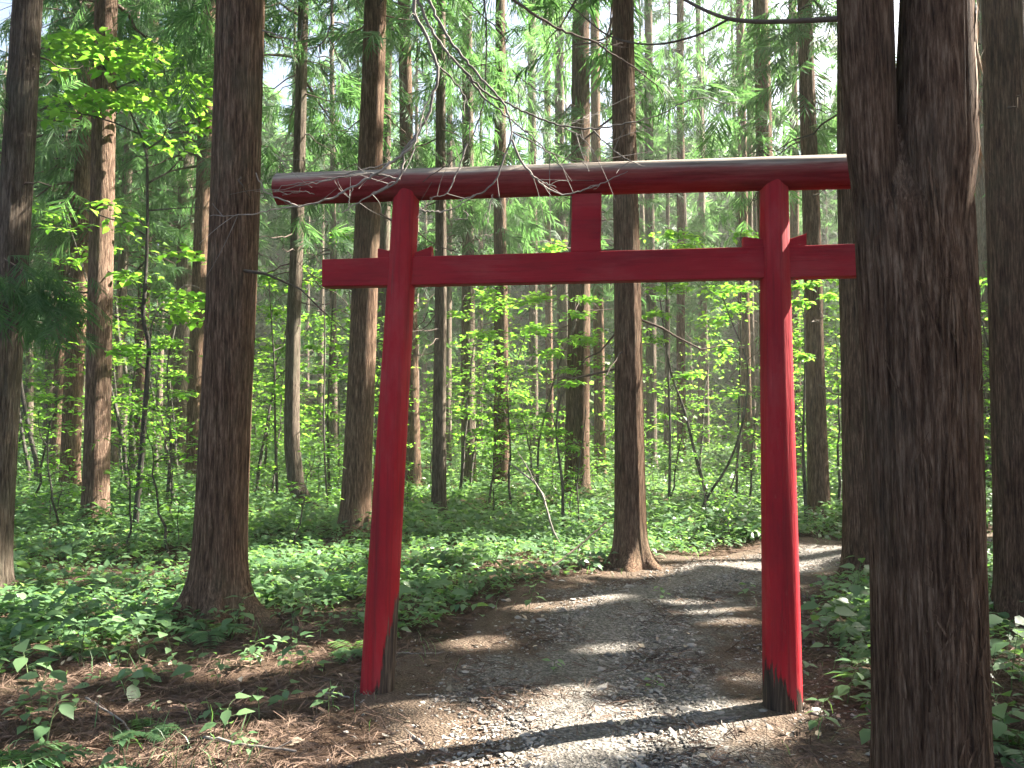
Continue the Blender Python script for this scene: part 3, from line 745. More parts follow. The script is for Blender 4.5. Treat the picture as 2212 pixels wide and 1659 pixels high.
# drooping live boughs on visible trunks (parts of their trees)
def bough(root, pix, d, n, sc, rr=.01, dd=.0, tpl=FINE, spread=.16, seed=0):
    r = np.random.default_rng(seed); b = np.array(root.location)
    pts = resample([P(x, y, d+q*dd) for q, (x, y) in enumerate(pix)], 14); mb = MB(); lb = MB(); tube(lb, pts, np.linspace(rr, .002, 14), 5)
    u = r.uniform(.15, 1, n)*13; p = np.stack([np.interp(u, np.arange(14), pts[:, q]) for q in range(3)], -1)+r.normal(0, spread, (n, 3))*np.array([1, 1, .7])
    w_ = r.integers(0, len(tpl), n)
    dv = pts[-1]-pts[0]; yw = math.atan2(dv[0], dv[1])
    for q, (T_, F_) in enumerate(tpl):
        m = w_ == q; c = m.sum(); scatter(mb, T_, F_, p[m], rotm(-(yw+r.normal(0, .9, c)), r.normal(-.7, .3, c), r.normal(0, .5, c)), r.uniform(sc*.7, sc*1.3, c))
    mb.v = [v-b for v in mb.v]; lb.v = [v-b for v in lb.v]
    o = lb.build('bough', M['limb'], root); mb.build('foliage', M['needle'], o); return o
R_ = {o['label']: o for o, *_ in TREES}
t1 = TREES[0][0]
bough(t1, [(10, 560), (50, 585), (110, 620), (150, 650)], 6.4, 34, .34, seed=1)
bough(t1, [(-40, 590), (10, 610), (45, 640), (60, 670)], 6.3, 34, .36, seed=2)
bough(t1, [(-10, 180), (-40, 160), (-90, 200)], 6.7, 10, .4, seed=3)
bough(TREES[7][0], [(455, 60), (430, 70), (400, 90), (385, 110)], 15, 36, .75, tpl=SPRAYS, spread=.4, seed=4)
bough(TREES[6][0], [(480, -30), (440, 20), (410, 60), (400, 100)], 7.2, 22, .45, spread=.2, seed=5)
bough(TREES[27][0], [(1730, 90), (1690, 110), (1660, 120)], 13, 16, .7, tpl=SPRAYS, spread=.4, seed=6)
for q, (ti, x0, y0, dx, d) in enumerate([(4, 300, 150, 70, 20), (8, 400, 330, -60, 21), (9, 655, 130, 80, 13.4), (9, 645, 330, -70, 13.6), (11, 840, 300, 60, 19), (12, 876, 200, 60, 19), (14, 1010, 120, 60, 20),
                                   (15, 1080, 220, 70, 19.5), (16, 1150, 330, -50, 31), (19, 1270, 60, 60, 17.6), (21, 1370, 150, 60, 9.6), (22, 1410, 250, 60, 27), (23, 1480, 180, 80, 28), (24, 1510, 260, 70, 33),
                                   (25, 1640, 150, -90, 17.5), (25, 1650, 250, -80, 17.5), (27, 1760, 220, 50, 13.2), (2, 180, 250, -60, 16), (2, 170, 420, -70, 16.2), (3, 140, 520, -60, 22), (9, 640, 480, 60, 13.5), (10, 790, 350, -70, 11.6), (13, 955, 280, 60, 13.6), (5, 330, 420, 70, 24)]):
    bough(TREES[ti][0], [(x0, y0), (x0+dx*.5, y0+8), (x0+dx, y0+34), (x0+dx*1.3, y0+66)], d, 13, .75 if d > 15 else .6, tpl=SPRAYS, spread=.022*d, seed=40+q)

for q, (ti, x0, y0, dx, d) in enumerate([(27, 1745, 60, -60, 13.3), (27, 1750, 160, 60, 13.3), (28, 1715, 40, -70, 25), (28, 1720, 200, -60, 25), (26, 1600, 60, -70, 25), (26, 1605, 220, 60, 25), (24, 1510, 90, 60, 35), (24, 1512, 180, -70, 35), (23, 1470, 60, 70, 29), (23, 1470, 300, -60, 29), (22, 1402, 120, 70, 28), (22, 1404, 60, -50, 28), (18, 1210, 60, -60, 30), (18, 1210, 180, 60, 30), (16, 1150, 120, -60, 32), (17, 1182, 240, -60, 34), (12, 874, 80, -70, 19.5), (13, 953, 120, 60, 14), (11, 838, 180, -60, 20.5), (4, 292, 60, -50, 22), (8, 405, 200, 50, 23.5)]):
    bough(TREES[ti][0], [(x0, y0), (x0+dx*.6, y0+8), (x0+dx*1.2, y0+40), (x0+dx*1.6, y0+90)], d, 20, .035*d if d > 20 else .65, tpl=FARSP if d > 24 else SPRAYS, spread=.028*d, seed=140+q)

# deeper cedars that nothing tells apart, unseen shade cedars added at right, others out of view left
r = np.random.default_rng(31); put = []
def far_tree(x, y, label, group, wr, near=0, cz=None, dens=.8, dead=12, Lm=1.9, spr=FARSP):
    px = 1106+FPX*x/(y*math.cos(PITCH)); zt = 20
    d = y; b = np.array([x, y, float(H(x, y))]); lean = r.normal(0, .012, 2); Hh = r.uniform(19, 24)
    root = empty('cedar_tree', b, label, 'tree', group); mb = MB(); rr_ = np.random.default_rng(int(1000*abs(x)+y*77))
    ctr = [b, b+np.array([lean[0]*10, lean[1]*10, 10]), b+np.array([lean[0]*Hh, lean[1]*Hh, Hh])]
    ax, rd = trunk_mesh(mb, ctr, [wr, wr*.66, .03], rr_, near)
    if dead: dead_limbs(mb, ax, rd, 2.5, 8.5, dead, rr_)
    cm = MB(); crown(cm, mb, ax, cz or (rr_.uniform(4.2, 6.4) if spr is FARSP else rr_.uniform(6.5, 9)), Hh, Lm, dens, rr_, spr)
    for m_ in (mb, cm): m_.v = [v-b for v in m_.v]
    mb.build('trunk', [M['bark_grey'], M['limb']], root); cm.build('crown', M['needle'], root)
for _ in range(2000):
    if len(put) >= 52: break
    y = r.uniform(27, 48); x = r.uniform(-.66, .66)*y
    if any(math.hypot(x-a, y-b) < 2.7 for a, b in put) or any(math.hypot(x-o.location[0], y-o.location[1]) < 2.2 for o, *_ in TREES): continue
    put.append((x, y)); far_tree(x, y, 'slender hazy cedar standing deep in the wood behind the gate', 'slender cedars deep in the wood', r.uniform(.12, .2))
for x, y in ((11.5, 38), (9.2, 31.5), (13.4, 35.5), (8.4, 28), (15, 44), (6.0, 36), (2.2, 34), (-1.5, 37), (-9, 33)):
    far_tree(x, y, 'slender hazy cedar standing deep in the wood behind the gate', 'slender cedars deep in the wood', r.uniform(.12, .18), cz=5.2, dens=1.1, Lm=2.3)
out = []
def blocks_key(x, y):
    s2 = SDIR[:2]/np.linalg.norm(SDIR[:2])
    for c, _ in KEYG:
        d = np.array([x, y])-c[:2]; t = d @ s2
        if t > 0 and abs(d[0]*s2[1]-d[1]*s2[0]) < .3 and c[2]+t*math.tan(SUN_EL) < 14: return True
    return False
for _ in range(6000):  # unseen cedars added on the sun side to shade gate and floor
    if len(out) >= 62: break
    y = r.uniform(1.5, 42); x = r.uniform(.68*y+1.8, .68*y+26)
    if x > 36 or any(math.hypot(x-a, y-b) < 2.9 for a, b in out): continue
    if blocks_key(x, y): continue
    out.append((x, y)); far_tree(x, y, 'unseen tall cedar added beyond the right edge to cast shade', 'added shade cedars beyond the right edge', r.uniform(.15, .22), dead=4, dens=1.15, Lm=2.2, spr=WIDE)
lef = []
for _ in range(2000):
    if len(lef) >= 14: break
    y = r.uniform(5, 38); x = -r.uniform(.68*y+1.2, .68*y+9)
    if any(math.hypot(x-a, y-b) < 3.2 for a, b in lef): continue
    lef.append((x, y)); far_tree(x, y, 'tall cedar standing beyond the left edge of the picture', 'cedars beyond the left edge', r.uniform(.15, .22), dead=4, dens=.7)

# far wood: one mass
mb = MB(); r = np.random.default_rng(5)
for _ in range(215):
    y = r.uniform(49, 88); x = r.uniform(-.72, .72)*y; h = r.uniform(18, 25); wr = r.uniform(.13, .24)
    z0 = float(H(x, y)); tube(mb, [(x, y, z0-.2), (x+r.normal(0, .1), y, z0+8), (x+r.normal(0, .2), y, z0+h)], [wr, wr*.7, .04], 8, 1)
    k = 640; f = r.uniform(0, 1, k)**.95; z = z0+3.5+f*(h-3.5); R_o = 2.7*(1-f)**.6*np.sqrt(r.uniform(.1, 1, k)); a = r.uniform(0, 6.283, k)
    p = np.stack([x+np.cos(a)*R_o, y+np.sin(a)*R_o, z-R_o*.3], -1); ww = r.integers(0, 4, k)
    for q, (T_, F_) in enumerate(FARSP):
        m = ww == q; c = m.sum(); scatter(mb, T_*np.array([1.6, 1.2, 1]), F_, p[m], rotm(a[m]-math.pi/2, r.normal(-.4, .3, c), r.normal(0, .5, c)), r.uniform(1.0, 1.6, c))
# low leafy growth under it
k = 34000; y = r.uniform(38, 88, k); x = r.uniform(-.72, .72, k)*y; z = np.abs(r.normal(0, 2.0, k))
scatter(mb, RHOMB, RHOMB_F, np.stack([x, y, z], -1), rotm(r.uniform(0, 6.3, k), r.normal(0, .3, k), r.normal(0, .4, k)), r.uniform(.25, .6, k), 2)
tag(mb.build('far_wood', [M['needle'], M['bark_grey'], M['leaf']]), kind='stuff')

# ------------------------------------------------------------------ broadleaf saplings
def leaves(mb, p, size, r, tilt=.28, mi=0, tpl=None):
    T_, F_ = tpl or (LEAF, LEAF_F); k = len(p)
    scatter(mb, T_, F_, p, rotm(r.uniform(0, 6.283, k), r.normal(-.12, tilt, k), r.normal(0, tilt, k)), r.uniform(.65, 1.25, k)*size, mi)
def young_sapling():
    d = 10.5; r = np.random.default_rng(3); b = G(290, 1178); d = b[1]; b[2] = H(b[0], b[1])
    root = empty('broadleaf_sapling', b, 'young broadleaf sapling with bright green leaves between the sunlit cedar and the broad cedar', 'sapling')
    sm = MB(); lm = MB()
    def br(pix, r0, r1, dz=0):
        pts = resample([P(x, y, d+dz*q/len(pix)) for q, (x, y) in enumerate(pix)], max(12, len(pix)*5)); tube(sm, pts, np.linspace(r0, r1, len(pts)), 7); return pts
    br([(290, 1182), (295, 1110), (304, 1010), (313, 886), (320, 800), (323, 740), (314, 710), (308, 686), (312, 640), (317, 553), (319, 467), (318, 333), (310, 310), (303, 290), (291, 262), (272, 222), (250, 187), (228, 150), (203, 110), (180, 88)], .045, .008)
    brs = [[(314, 325), (350, 302), (360, 277), (380, 262), (420, 250)], [(252, 190), (297, 172), (333, 160), (380, 150)], [(321, 395), (363, 373), (400, 333), (395, 290), (380, 262)], [(320, 455), (380, 450), (433, 448)],
           [(312, 507), (273, 483), (220, 467), (177, 450), (130, 452)], [(300, 290), (253, 267), (200, 250), (130, 240), (95, 235)], [(323, 740), (330, 690), (366, 643), (403, 611), (440, 626)], [(272, 222), (230, 215), (170, 190)],
           [(230, 152), (180, 120), (120, 110)], [(345, 668), (375, 680), (400, 690)], [(318, 560), (290, 590), (262, 600)], [(318, 800), (280, 770), (240, 762)]]
    for q, pix in enumerate(brs): br(pix, .014, .004, (-1)**q*.7)
    for cx, cy, rx, ry, n in [(c_[0], c_[1], c_[2], c_[3], int(c_[4]*1.8)) for c_ in [(180, 95, 85, 32, 120), (250, 130, 70, 40, 70), (330, 125, 70, 38, 75), (120, 140, 35, 25, 28), (190, 222, 95, 26, 130), (320, 215, 110, 26, 105), (420, 180, 45, 25, 40), (430, 245, 40, 50, 50), (120, 255, 35, 18, 22),
                             (135, 468, 40, 14, 10), (180, 492, 25, 12, 6), (260, 480, 55, 22, 20), (225, 445, 40, 14, 14), (400, 650, 50, 22, 50), (390, 690, 60, 14, 28), (280, 760, 45, 14, 36), (275, 600, 40, 16, 20), (385, 545, 40, 18, 16), (430, 560, 20, 14, 8), (330, 300, 40, 25, 14), (400, 315, 40, 20, 16)]]:
        a = r.uniform(0, 6.283, n); q = np.sqrt(r.uniform(0, 1, n)); p = np.array([P(cx+rx*q[i]*math.cos(a[i]), cy+ry*q[i]*math.sin(a[i]), d+r.uniform(-.8, .9)) for i in range(n)])
        leaves(lm, p, .155, r, .3)
    for m_ in (sm, lm): m_.v = [v-b for v in m_.v]
    sm.build('stem', M['bark_smooth'], root); lm.build('foliage', M['leaf'], root)
young_sapling()

def sapling_mesh(seed, h, tiers, nl, size, spread, lean=.1):
    """stem with horizontal leaf tiers, built round the origin"""
    r = np.random.default_rng(seed); sm, lm = MB(), MB()
    s = np.linspace(0, 1, 12); top = np.array([r.normal(0, lean)*h, r.normal(0, lean)*h])
    ax = np.stack([top[0]*s**1.3+r.normal(0, .02, 12), top[1]*s**1.3+r.normal(0, .02, 12), h*s], -1); tube(sm, ax, np.linspace(.007*h+.006, .003, 12), 6)
    for t in range(tiers):
        u = (.22 if h > 1.8 else .3)+.78*(t+r.uniform(0, .6))/tiers; u = min(u, 1)
        c = np.array([np.interp(u, s, ax[:, q]) for q in range(3)])
        for _ in range(r.integers(1, 4)):
            a = r.uniform(0, 6.283); l = spread*r.uniform(.5, 1.1)*(1.15-.6*u)
            q = np.linspace(0, 1, 6); pts = np.stack([c[0]+np.cos(a)*l*q, c[1]+np.sin(a)*l*q, c[2]+l*(.35*q-.28*q*q)], -1); pts[1:] += r.normal(0, .02, (5, 3)); tube(sm, pts, np.linspace(.007, .002, 6), 4)
            k = nl; v = r.uniform(.3, 1.05, k); p = np.stack([np.interp(v, q, pts[:, z]) for z in range(3)], -1)+np.stack([r.normal(0, .16*l+.05, k), r.normal(0, .16*l+.05, k), r.normal(0, .035, k)], -1)
            leaves(lm, p, size, r, .25)
    return sm, lm
def make_kind(seed, label, group, *a, leafmat='leaf'):
    sm, lm = sapling_mesh(seed, *a)
    root = empty('broadleaf_shrub' if a[0] < 1.8 else 'broadleaf_sapling', (0, 0, 0), label, 'shrub' if a[0] < 1.8 else 'sapling', group)
    sm.build('stem', M['bark_smooth'], root); lm.build('foliage', M[leafmat], root); return root
def dup(root, l, rz, s, label=None, group=None):
    c = root.copy(); COL.objects.link(c); c.location = l; c.rotation_euler = (0, 0, rz); c.scale = (s, s, s)
    if label: c['label'] = label
    if group is not None: c['group'] = group
    for ch in root.children:
        k = ch.copy(); COL.objects.link(k); k.parent = c
    return c
GS = 'leafy saplings among the cedars'; GB = 'low leafy shrubs among the cedars'
SL = 'slender leafy sapling growing among the trunks behind the gate'; SB = 'low leafy shrub in the undergrowth behind the gate'
kinds = [make_kind(100+q, SL, GS, h, t, n, sz, sp) for q, (h, t, n, sz, sp) in enumerate([(4.2, 13, 22, .115, 1.1), (3.4, 11, 22, .11, 1.0), (5.2, 14, 22, .12, 1.25), (2.6, 9, 20, .10, .85)])]
lows = [make_kind(200+q, SB, GB, h, t, n, sz, sp) for q, (h, t, n, sz, sp) in enumerate([(1.2, 6, 11, .085, .5), (.9, 5, 10, .08, .45), (1.6, 7, 12, .09, .6)])]
r = np.random.default_rng(44)
spots = []
named = [((1450, 1090), 15, 2, 'bright leafy sapling right of the big brown cedar at the path bend'), ((1150, 1070), 16, 2, 'tiered green sapling spreading left of the thick dark cedar in the gate'), ((1640, 1085), 17, 0, 'leafy sapling just left of the right post, leaves under the tie beam'),
         ((600, 1085), 17, 1, 'green sapling between the broad brown cedar and the hooked pale cedar'), ((1790, 1090), 17, 1, 'sapling with bright leaves right of the right post below the tie beam end'), ((700, 1075), 18, 0, 'leafy sapling right of the hooked pale cedar')]
first = {}
def place(kd, l, rz, s, label=None, group=None, key=None):
    if key not in first:
        first[key] = 1; kd.location = l; kd.rotation_euler = (0, 0, rz); kd.scale = (s, s, s)
        if label:
            kd['label'] = label
            if 'group' in kd: del kd['group']
        return kd
    c = dup(kd, l, rz, s, label, group)
    if label and group is None and 'group' in c: del c['group']
    return c
def near_trunk(x, y, m=.5): return any(math.hypot(x-o.location[0], y-o.location[1]) < m for o, *_ in TREES)
def shrub_ok(x, y): return path_dist(np.array(x), np.array(y)) > 1.25 and not near_trunk(x, y)
n_s = 0
for q in range(4): first.setdefault
for (px, py), d, ki, lb in named:
    p = P(px, py, d); pass
cnt = 0
while cnt < 105:
    y = 13+31*r.uniform(0, 1)**1.1; x = r.uniform(-.66, .66)*y
    if not shrub_ok(x, y) or (abs(x-1.3*y/10) < 0.0): continue
    if x/y > -.33 and x/y < -.2 and y < 14: continue
    ki = r.integers(0, 4); place(kinds[ki], (x, y, float(H(x, y))), r.uniform(0, 6.28), r.uniform(.75, 1.2), SL, GS, ('s', ki)) if ('s', ki) in first else place(kinds[ki], (x, y, float(H(x, y))), r.uniform(0, 6.28), 1.0, None, GS, ('s', ki)); cnt += 1
def layered(label, foot, d, clusters, size, seed):
    """sapling whose leaves lie in flat horizontal sprays, each carried by its own branch"""
    r = np.random.default_rng(seed); b = P(*foot, d); b[2] = float(H(b[0], b[1])); root = empty('broadleaf_sapling', b, label, 'sapling')
    sm, lm = MB(), MB(); k = d/FPX; cs = [P(c[0], c[1], d+r.uniform(-.9, .9)) for c in clusters]; top = max(cs, key=lambda c: c[2])
    ax = resample([b, b+(top-b)*[.1, .1, .3]+r.normal(0, .08, 3), b+(top-b)*[.4, .4, .65]+r.normal(0, .08, 3), top], 24); tube(sm, ax, np.linspace(.03, .006, 24), 7)
    for c, (cx, cy, rx, ry, n) in zip(cs, clusters):
        j = int(np.argmin(np.abs(ax[:, 2]-(c[2]-.25)))); st = ax[j]
        pts = resample([st, (st+c)/2+[0, 0, .12], c], 9); tube(sm, pts, np.linspace(.010, .004, 9), 5)
        R = rx*k; n = int(n*2.2)
        for q in range(7):
            a = r.uniform(0, 6.283); l = R*r.uniform(.5, 1); e = c+np.array([math.cos(a)*l, math.sin(a)*l, -.08*l]); tw = np.array([c, (c+e)/2+[0, 0, .03], e]); tube(sm, tw, [.004, .003, .0015], 4)
            m = n//7; u = r.uniform(.15, 1.05, m); p = c+(e-c)*u[:, None]+np.stack([r.normal(0, .16*R, m), r.normal(0, .16*R, m), r.normal(0, ry*k*.45, m)], -1); leaves(lm, p, size, r, .2)
    for m_ in (sm, lm): m_.v = [v-b for v in m_.v]
    sm.build('stem', M['bark_smooth'], root); lm.build('foliage', M['leaf'], root)
layered('bright sapling with flat leaf sprays right of the big brown cedar at the path bend', (1445, 1100), 15, [(1440, 508, 70, 10, 60), (1480, 532, 50, 8, 40), (1425, 676, 45, 8, 40), (1450, 622, 60, 10, 60), (1420, 730, 40, 10, 30), (1490, 808, 34, 10, 34), (1430, 900, 40, 8, 26)], .13, 1)
layered('wide sapling with flat leaf sprays just left of the right post under the tie beam', (1590, 1095), 16.5, [(1560, 625, 85, 12, 80), (1600, 660, 60, 12, 50), (1555, 690, 90, 9, 60), (1560, 755, 38, 16, 40), (1600, 505, 36, 8, 26), (1520, 590, 45, 9, 34), (1580, 850, 45, 9, 30)], .13, 2)
layered('green sapling with broad flat sprays left of the thick dark cedar in the gate', (1160, 1085), 16, [(1150, 712, 80, 12, 80), (1255, 730, 75, 12, 80), (1100, 655, 70, 12, 60), (1265, 646, 42, 8, 36), (1245, 680, 40, 8, 34), (1195, 760, 70, 9, 50), (1060, 720, 50, 14, 50), (1180, 640, 60, 10, 50)], .135, 3)
layered('low sapling with sunlit yellow green sprays in front of the thick dark cedar', (1215, 1120), 12, [(1180, 895, 18, 5, 20), (1198, 932, 26, 7, 32), (1236, 966, 38, 7, 46), (1248, 825, 38, 8, 34), (1222, 800, 40, 7, 30)], .10, 4)
layered('leafy sapling with layered sprays between the broad brown cedar and the hooked pale cedar', (600, 1100), 14.5, [(600, 750, 55, 10, 60), (672, 748, 28, 7, 26), (590, 672, 42, 14, 50), (652, 790, 14, 8, 14), (580, 600, 32, 12, 34), (600, 840, 46, 9, 40), (560, 900, 34, 10, 30)], .12, 5)
layered('sapling with bright sprays close to the right side of the right post', (1742, 1110), 12.5, [(1738, 615, 40, 10, 36), (1728, 655, 26, 10, 26), (1752, 768, 34, 7, 28), (1790, 640, 24, 9, 20), (1745, 850, 26, 6, 18)], .12, 6)
layered('leafy sapling rising between the hooked pale cedar and the left post', (712, 1095), 16, [(730, 505, 34, 16, 40), (718, 600, 34, 12, 36), (705, 690, 44, 10, 40), (700, 800, 40, 10, 34), (690, 880, 44, 9, 34)], .13, 7)
layered('pale green sapling in the far middle left of the centre strut', (1080, 1060), 20, [(1195, 532, 44, 12, 50), (1085, 560, 44, 10, 40), (1060, 640, 60, 12, 60), (980, 680, 46, 10, 44), (975, 800, 50, 10, 40), (1120, 850, 46, 10, 40)], .14, 8)
layered('sapling with yellow green sprays in the shade left of the broad brown cedar', (360, 1080), 15, [(390, 660, 50, 12, 60), (270, 650, 40, 12, 40), (370, 740, 50, 10, 44), (400, 850, 40, 10, 36), (280, 860, 40, 10, 36), (90, 860, 34, 14, 34)], .13, 9)
cnt = 0
while cnt < 110:
    y = 9.5+22*r.uniform(0, 1)**1.1; x = r.uniform(-.66, .66)*y
    if not shrub_ok(x, y): continue
    ki = r.integers(0, 3); place(lows[ki], (x, y, float(H(x, y))), r.uniform(0, 6.28), r.uniform(.6, 1.15), SB if ('l', ki) in first else None, GB, ('l', ki)); cnt += 1

# leaning poles and thin bare saplings
def pole(label, pix, d, r0, r1, leaf=0, size=.1, name='leaning_sapling', dd=0):
    b = P(*pix[0], d); b[2] = min(b[2], float(H(b[0], b[1]))); rr_ = np.random.default_rng(int(pix[0][0]))
    root = empty(name, b, label, 'sapling'); pts = [b]+[P(x, y, d+dd*q) for q, (x, y) in enumerate(pix)]
    pts = resample(pts, 30); sm = MB(); tube(sm, pts-b, np.linspace(r0, r1, 30), 8); sm.build('stem', M['bark_smooth'], root)
    if leaf:
        lm = MB(); u = rr_.uniform(.45, 1, leaf)*29; p = np.stack([np.interp(u, np.arange(30), pts[:, q]) for q in range(3)], -1)+rr_.normal(0, 1, (leaf, 3))*np.array([.55, .45, .16]); leaves(lm, p-b, size, rr_); lm.build('foliage', M['leaf'], root)
pole('grey leaning pole tilted left at mid right inside the gate opening', [(1528, 1075), (1500, 975), (1479, 886), (1453, 820), (1440, 760), (1425, 640)], 15, .035, .012, 30)
pole('crooked thin sapling with curved stem just left of the right post', [(1505, 1120), (1535, 1060), (1566, 1020), (1592, 960), (1608, 900), (1619, 806), (1606, 753), (1580, 696), (1560, 640)], 13.5, .025, .008, 90)
pole('thin straight sapling leaning right beside the crooked sapling', [(1555, 1110), (1586, 1036), (1596, 980), (1604, 900), (1612, 820)], 14, .018, .006, 20)
pole('dark leaning stem between the sunlit cedar and the dark narrow cedar', [(290, 985), (280, 860), (268, 780), (255, 720), (250, 640)], 22, .07, .04)
pole('dark slanted stem left of the broad brown cedar, upper of a leaning pair', [(338, 985), (328, 900), (318, 820), (312, 740)], 22, .06, .03)
pole('dark slanted stem left of the broad brown cedar, lower of a leaning pair', [(362, 985), (345, 920), (330, 850), (310, 770)], 23, .05, .03)
pole('grey leaning stem beside the leftmost thick cedar', [(80, 1005), (65, 940), (48, 850), (38, 780)], 19, .06, .04)
pole('second grey leaning stem crossing near the leftmost thick cedar', [(62, 1010), (50, 950), (42, 900), (30, 840)], 19.5, .05, .03)
pole('thin pale sapling stem right of the hooked pale cedar', [(708, 1100), (702, 1010), (699, 900), (702, 760), (700, 640)], 14, .018, .012, 14)
pole('thin pale sapling stem in the dark behind the right post of the gate', [(1250, 1105), (1246, 1050), (1254, 980), (1262, 930), (1266, 880)], 13, .014, .006, 26, .09)

# ------------------------------------------------------------------ ground plants
mb = MB(); r = np.random.default_rng(12)
def cover(n, y0, y1, size, hmin, hmax, nl, tpl, pw=1.5):
    y = y0+(y1-y0)*r.uniform(0, 1, n)**pw; x = r.uniform(-.72, .72, n)*(y+.4)
    pd = path_dist(x, y); cl = np.sin(x*1.3+.7)*np.cos(y*1.1)+.6*np.sin(x*3.1-y*2.3)+r.normal(0, .7, n)
    near_sparse = np.clip((y-5.3+np.where(x < -1., .45*(-x-1.), 0)+np.where(x > 2.0, 2.2, 0))/2.6, 0, 1)
    keep = (pd > 1.12+r.normal(0, .1, n)) & (cl > -.55+1.5*(1-near_sparse)) & (near_sparse > .02)
    if y0 > 9: keep = pd > 1.1
    for o, ax, rd, dep in TREES[:32]: keep &= np.hypot(x-o.location[0], y-o.location[1]) > rd(.3)*1.15
    x, y = x[keep], y[keep]; k = len(x); hh = r.uniform(hmin, hmax, k)
    for q in range(nl):
        a = r.uniform(0, 6.283, k); off = r.uniform(.01, .09, k)
        p = np.stack([x+np.cos(a)*off, y+np.sin(a)*off, H(x, y)+hh*r.uniform(.45, 1, k)], -1)
        T_, F_ = tpl; scatter(mb, T_, F_, p, rotm(a-math.pi/2, r.normal(-.1, .28, k), r.normal(0, .3, k)), r.lognormal(-.08, .33, k)*size)
cover(12000, 3.6, 12, .085, .06, .26, 5, (LEAF, LEAF_F), 1.0)
cover(8000, 4.5, 13, .05, .04, .2, 5, (LEAF, LEAF_F), 1.0)
cover(20000, 11, 26, .11, .08, .42, 5, (RHOMB, RHOMB_F), 1.0)
cover(22000, 24, 60, .22, .1, 1.1, 4, (RHOMB, RHOMB_F), 1.0)
tag(mb.build('ground_cover', M['cover']), kind='stuff')

def herb_mesh(seed, h, nl, size, fern=False):
    r = np.random.default_rng(seed); sm, lm = MB(), MB()
    top = np.array([r.normal(0, .2)*h, r.normal(0, .2)*h, h]); s = np.linspace(0, 1, 7)
    ax = np.stack([top[0]*s**1.6, top[1]*s**1.6, h*s], -1); tube(sm, ax, np.linspace(.0035, .0015, 7), 5)
    for q in range(nl):
        u = .35+.65*q/max(1, nl-1); c = np.array([np.interp(u, s, ax[:, k]) for k in range(3)]); a = q*2.4+r.normal(0, .3); pet = size*r.uniform(.25, .5)
        e = c+np.array([math.cos(a)*pet, math.sin(a)*pet, pet*.35]); tube(sm, [c, (c+e)/2+[0, 0, .004], e], [.0018, .0014, .001], 4)
        R = rotm(np.array([a-math.pi/2]), np.array([r.normal(-.15, .2)]), np.array([r.normal(0, .25)])); scatter(lm, LEAF*np.array([1.15, 1, 1]), LEAF_F, e[None], R, np.array([size*r.uniform(.7, 1.2)]))
    return sm, lm
def make_herb(seed, *a, label='', group=None):
    sm, lm = herb_mesh(seed, *a); root = empty('leafy_herb', (0, 0, 0), label, 'plant', group)
    sm.build('stem', M['stem'], root); lm.build('foliage', M['herb'], root); return root
HL = 'small leafy herb on the brown needle floor near the front'; HG = 'small herbs near the front'
herbs = [make_herb(300+q, *a, label=HL, group=HG) for q, a in enumerate([(.16, 6, .085), (.24, 8, .10), (.11, 5, .07), (.30, 9, .11), (.2, 7, .12)])]
nam = [((175, 1440), 3, 1.25, 'tall sunlit herb with broad leaves on the left needle floor'), ((60, 1490), 4, 1.3, 'broad leafed herb in the bottom left sun patch'), ((500, 1375), 1, 1.3, 'sunlit herb in front of the roots of the broad brown cedar'), ((680, 1345), 1, 1.2, 'pale leafed herb between the broad cedar and the left post'),
       ((372, 1425), 1, 1.0, 'lone upright herb with one pale top leaf left of the broad cedar roots'), ((1400, 1218), 0, 1.1, 'little herb at the foot of the big brown cedar by the path'), ((1345, 1228), 2, 1.6, 'tiny sprig with bright round leaves at the foot of the big brown cedar'),
       ((1830, 1340), 3, 1.3, 'lush herb right of the right post beside the forked cedar'), ((1790, 1395), 4, 1.4, 'broad leafed herb low between the right post and the forked cedar'), ((1850, 1300), 3, 1.4, 'tallest herb between the path and the forked cedar'),
       ((1830, 1525), 1, 1.1, 'herb by the left side of the foot of the forked cedar'), ((1880, 1630), 1, 1.2, 'dusky herb at the very foot of the forked cedar'), ((2175, 1420), 4, 1.4, 'big leafed herb right of the forked cedar'), ((2185, 1500), 3, 1.2, 'herb in the gap between the forked cedar and the right edge'), ((2180, 1620), 4, 1.2, 'broad leafed herb in the bottom right corner'),
       ((100, 1625), 0, 1.4, 'ferny green herb in the bottom left corner'), ((480, 1600), 0, 1.2, 'small fernlike herb at the bottom left of the left post'), ((920, 1175), 3, 1.3, 'leafy herb just right of the left post above the path'), ((1040, 1225), 3, 1.2, 'sunlit herb at the left rim of the path behind the gate'), ((560, 1550), 2, 1.4, 'herb in the needles in front of the left post')]
r = np.random.default_rng(8); used = set()
def put_herb(ki, x, y, s, label=None, grp=None):
    l = (x, y, float(H(x, y))-.005); rz = r.uniform(0, 6.28)
    if ki not in used and label is None:
        used.add(ki); h_ = herbs[ki]; h_.location = l; h_.rotation_euler = (0, 0, rz); h_.scale = (s, s, s); return
    c = dup(herbs[ki], l, rz, s, label, grp)
    if label and 'group' in c: del c['group']
for (px, py), ki, s, lb in nam:
    g = G(px, py); put_herb(ki, g[0], g[1], s, lb)
cnt = 0
while cnt < 100:
    y = r.uniform(2.6, 8); x = r.uniform(-.66, .66)*y
    if path_dist(np.array(x), np.array(y)) < 1.1 and r.random() < .93: continue
    if x > -.5 and x < 1.9 and y < 4.2 and r.random() < .7: continue
    if near_trunk(x, y, .4) or math.hypot(x-1.68, y-3.2) < .45: continue
    put_herb(int(r.integers(0, 5)), x, y, r.uniform(.5, 1.0)); cnt += 1

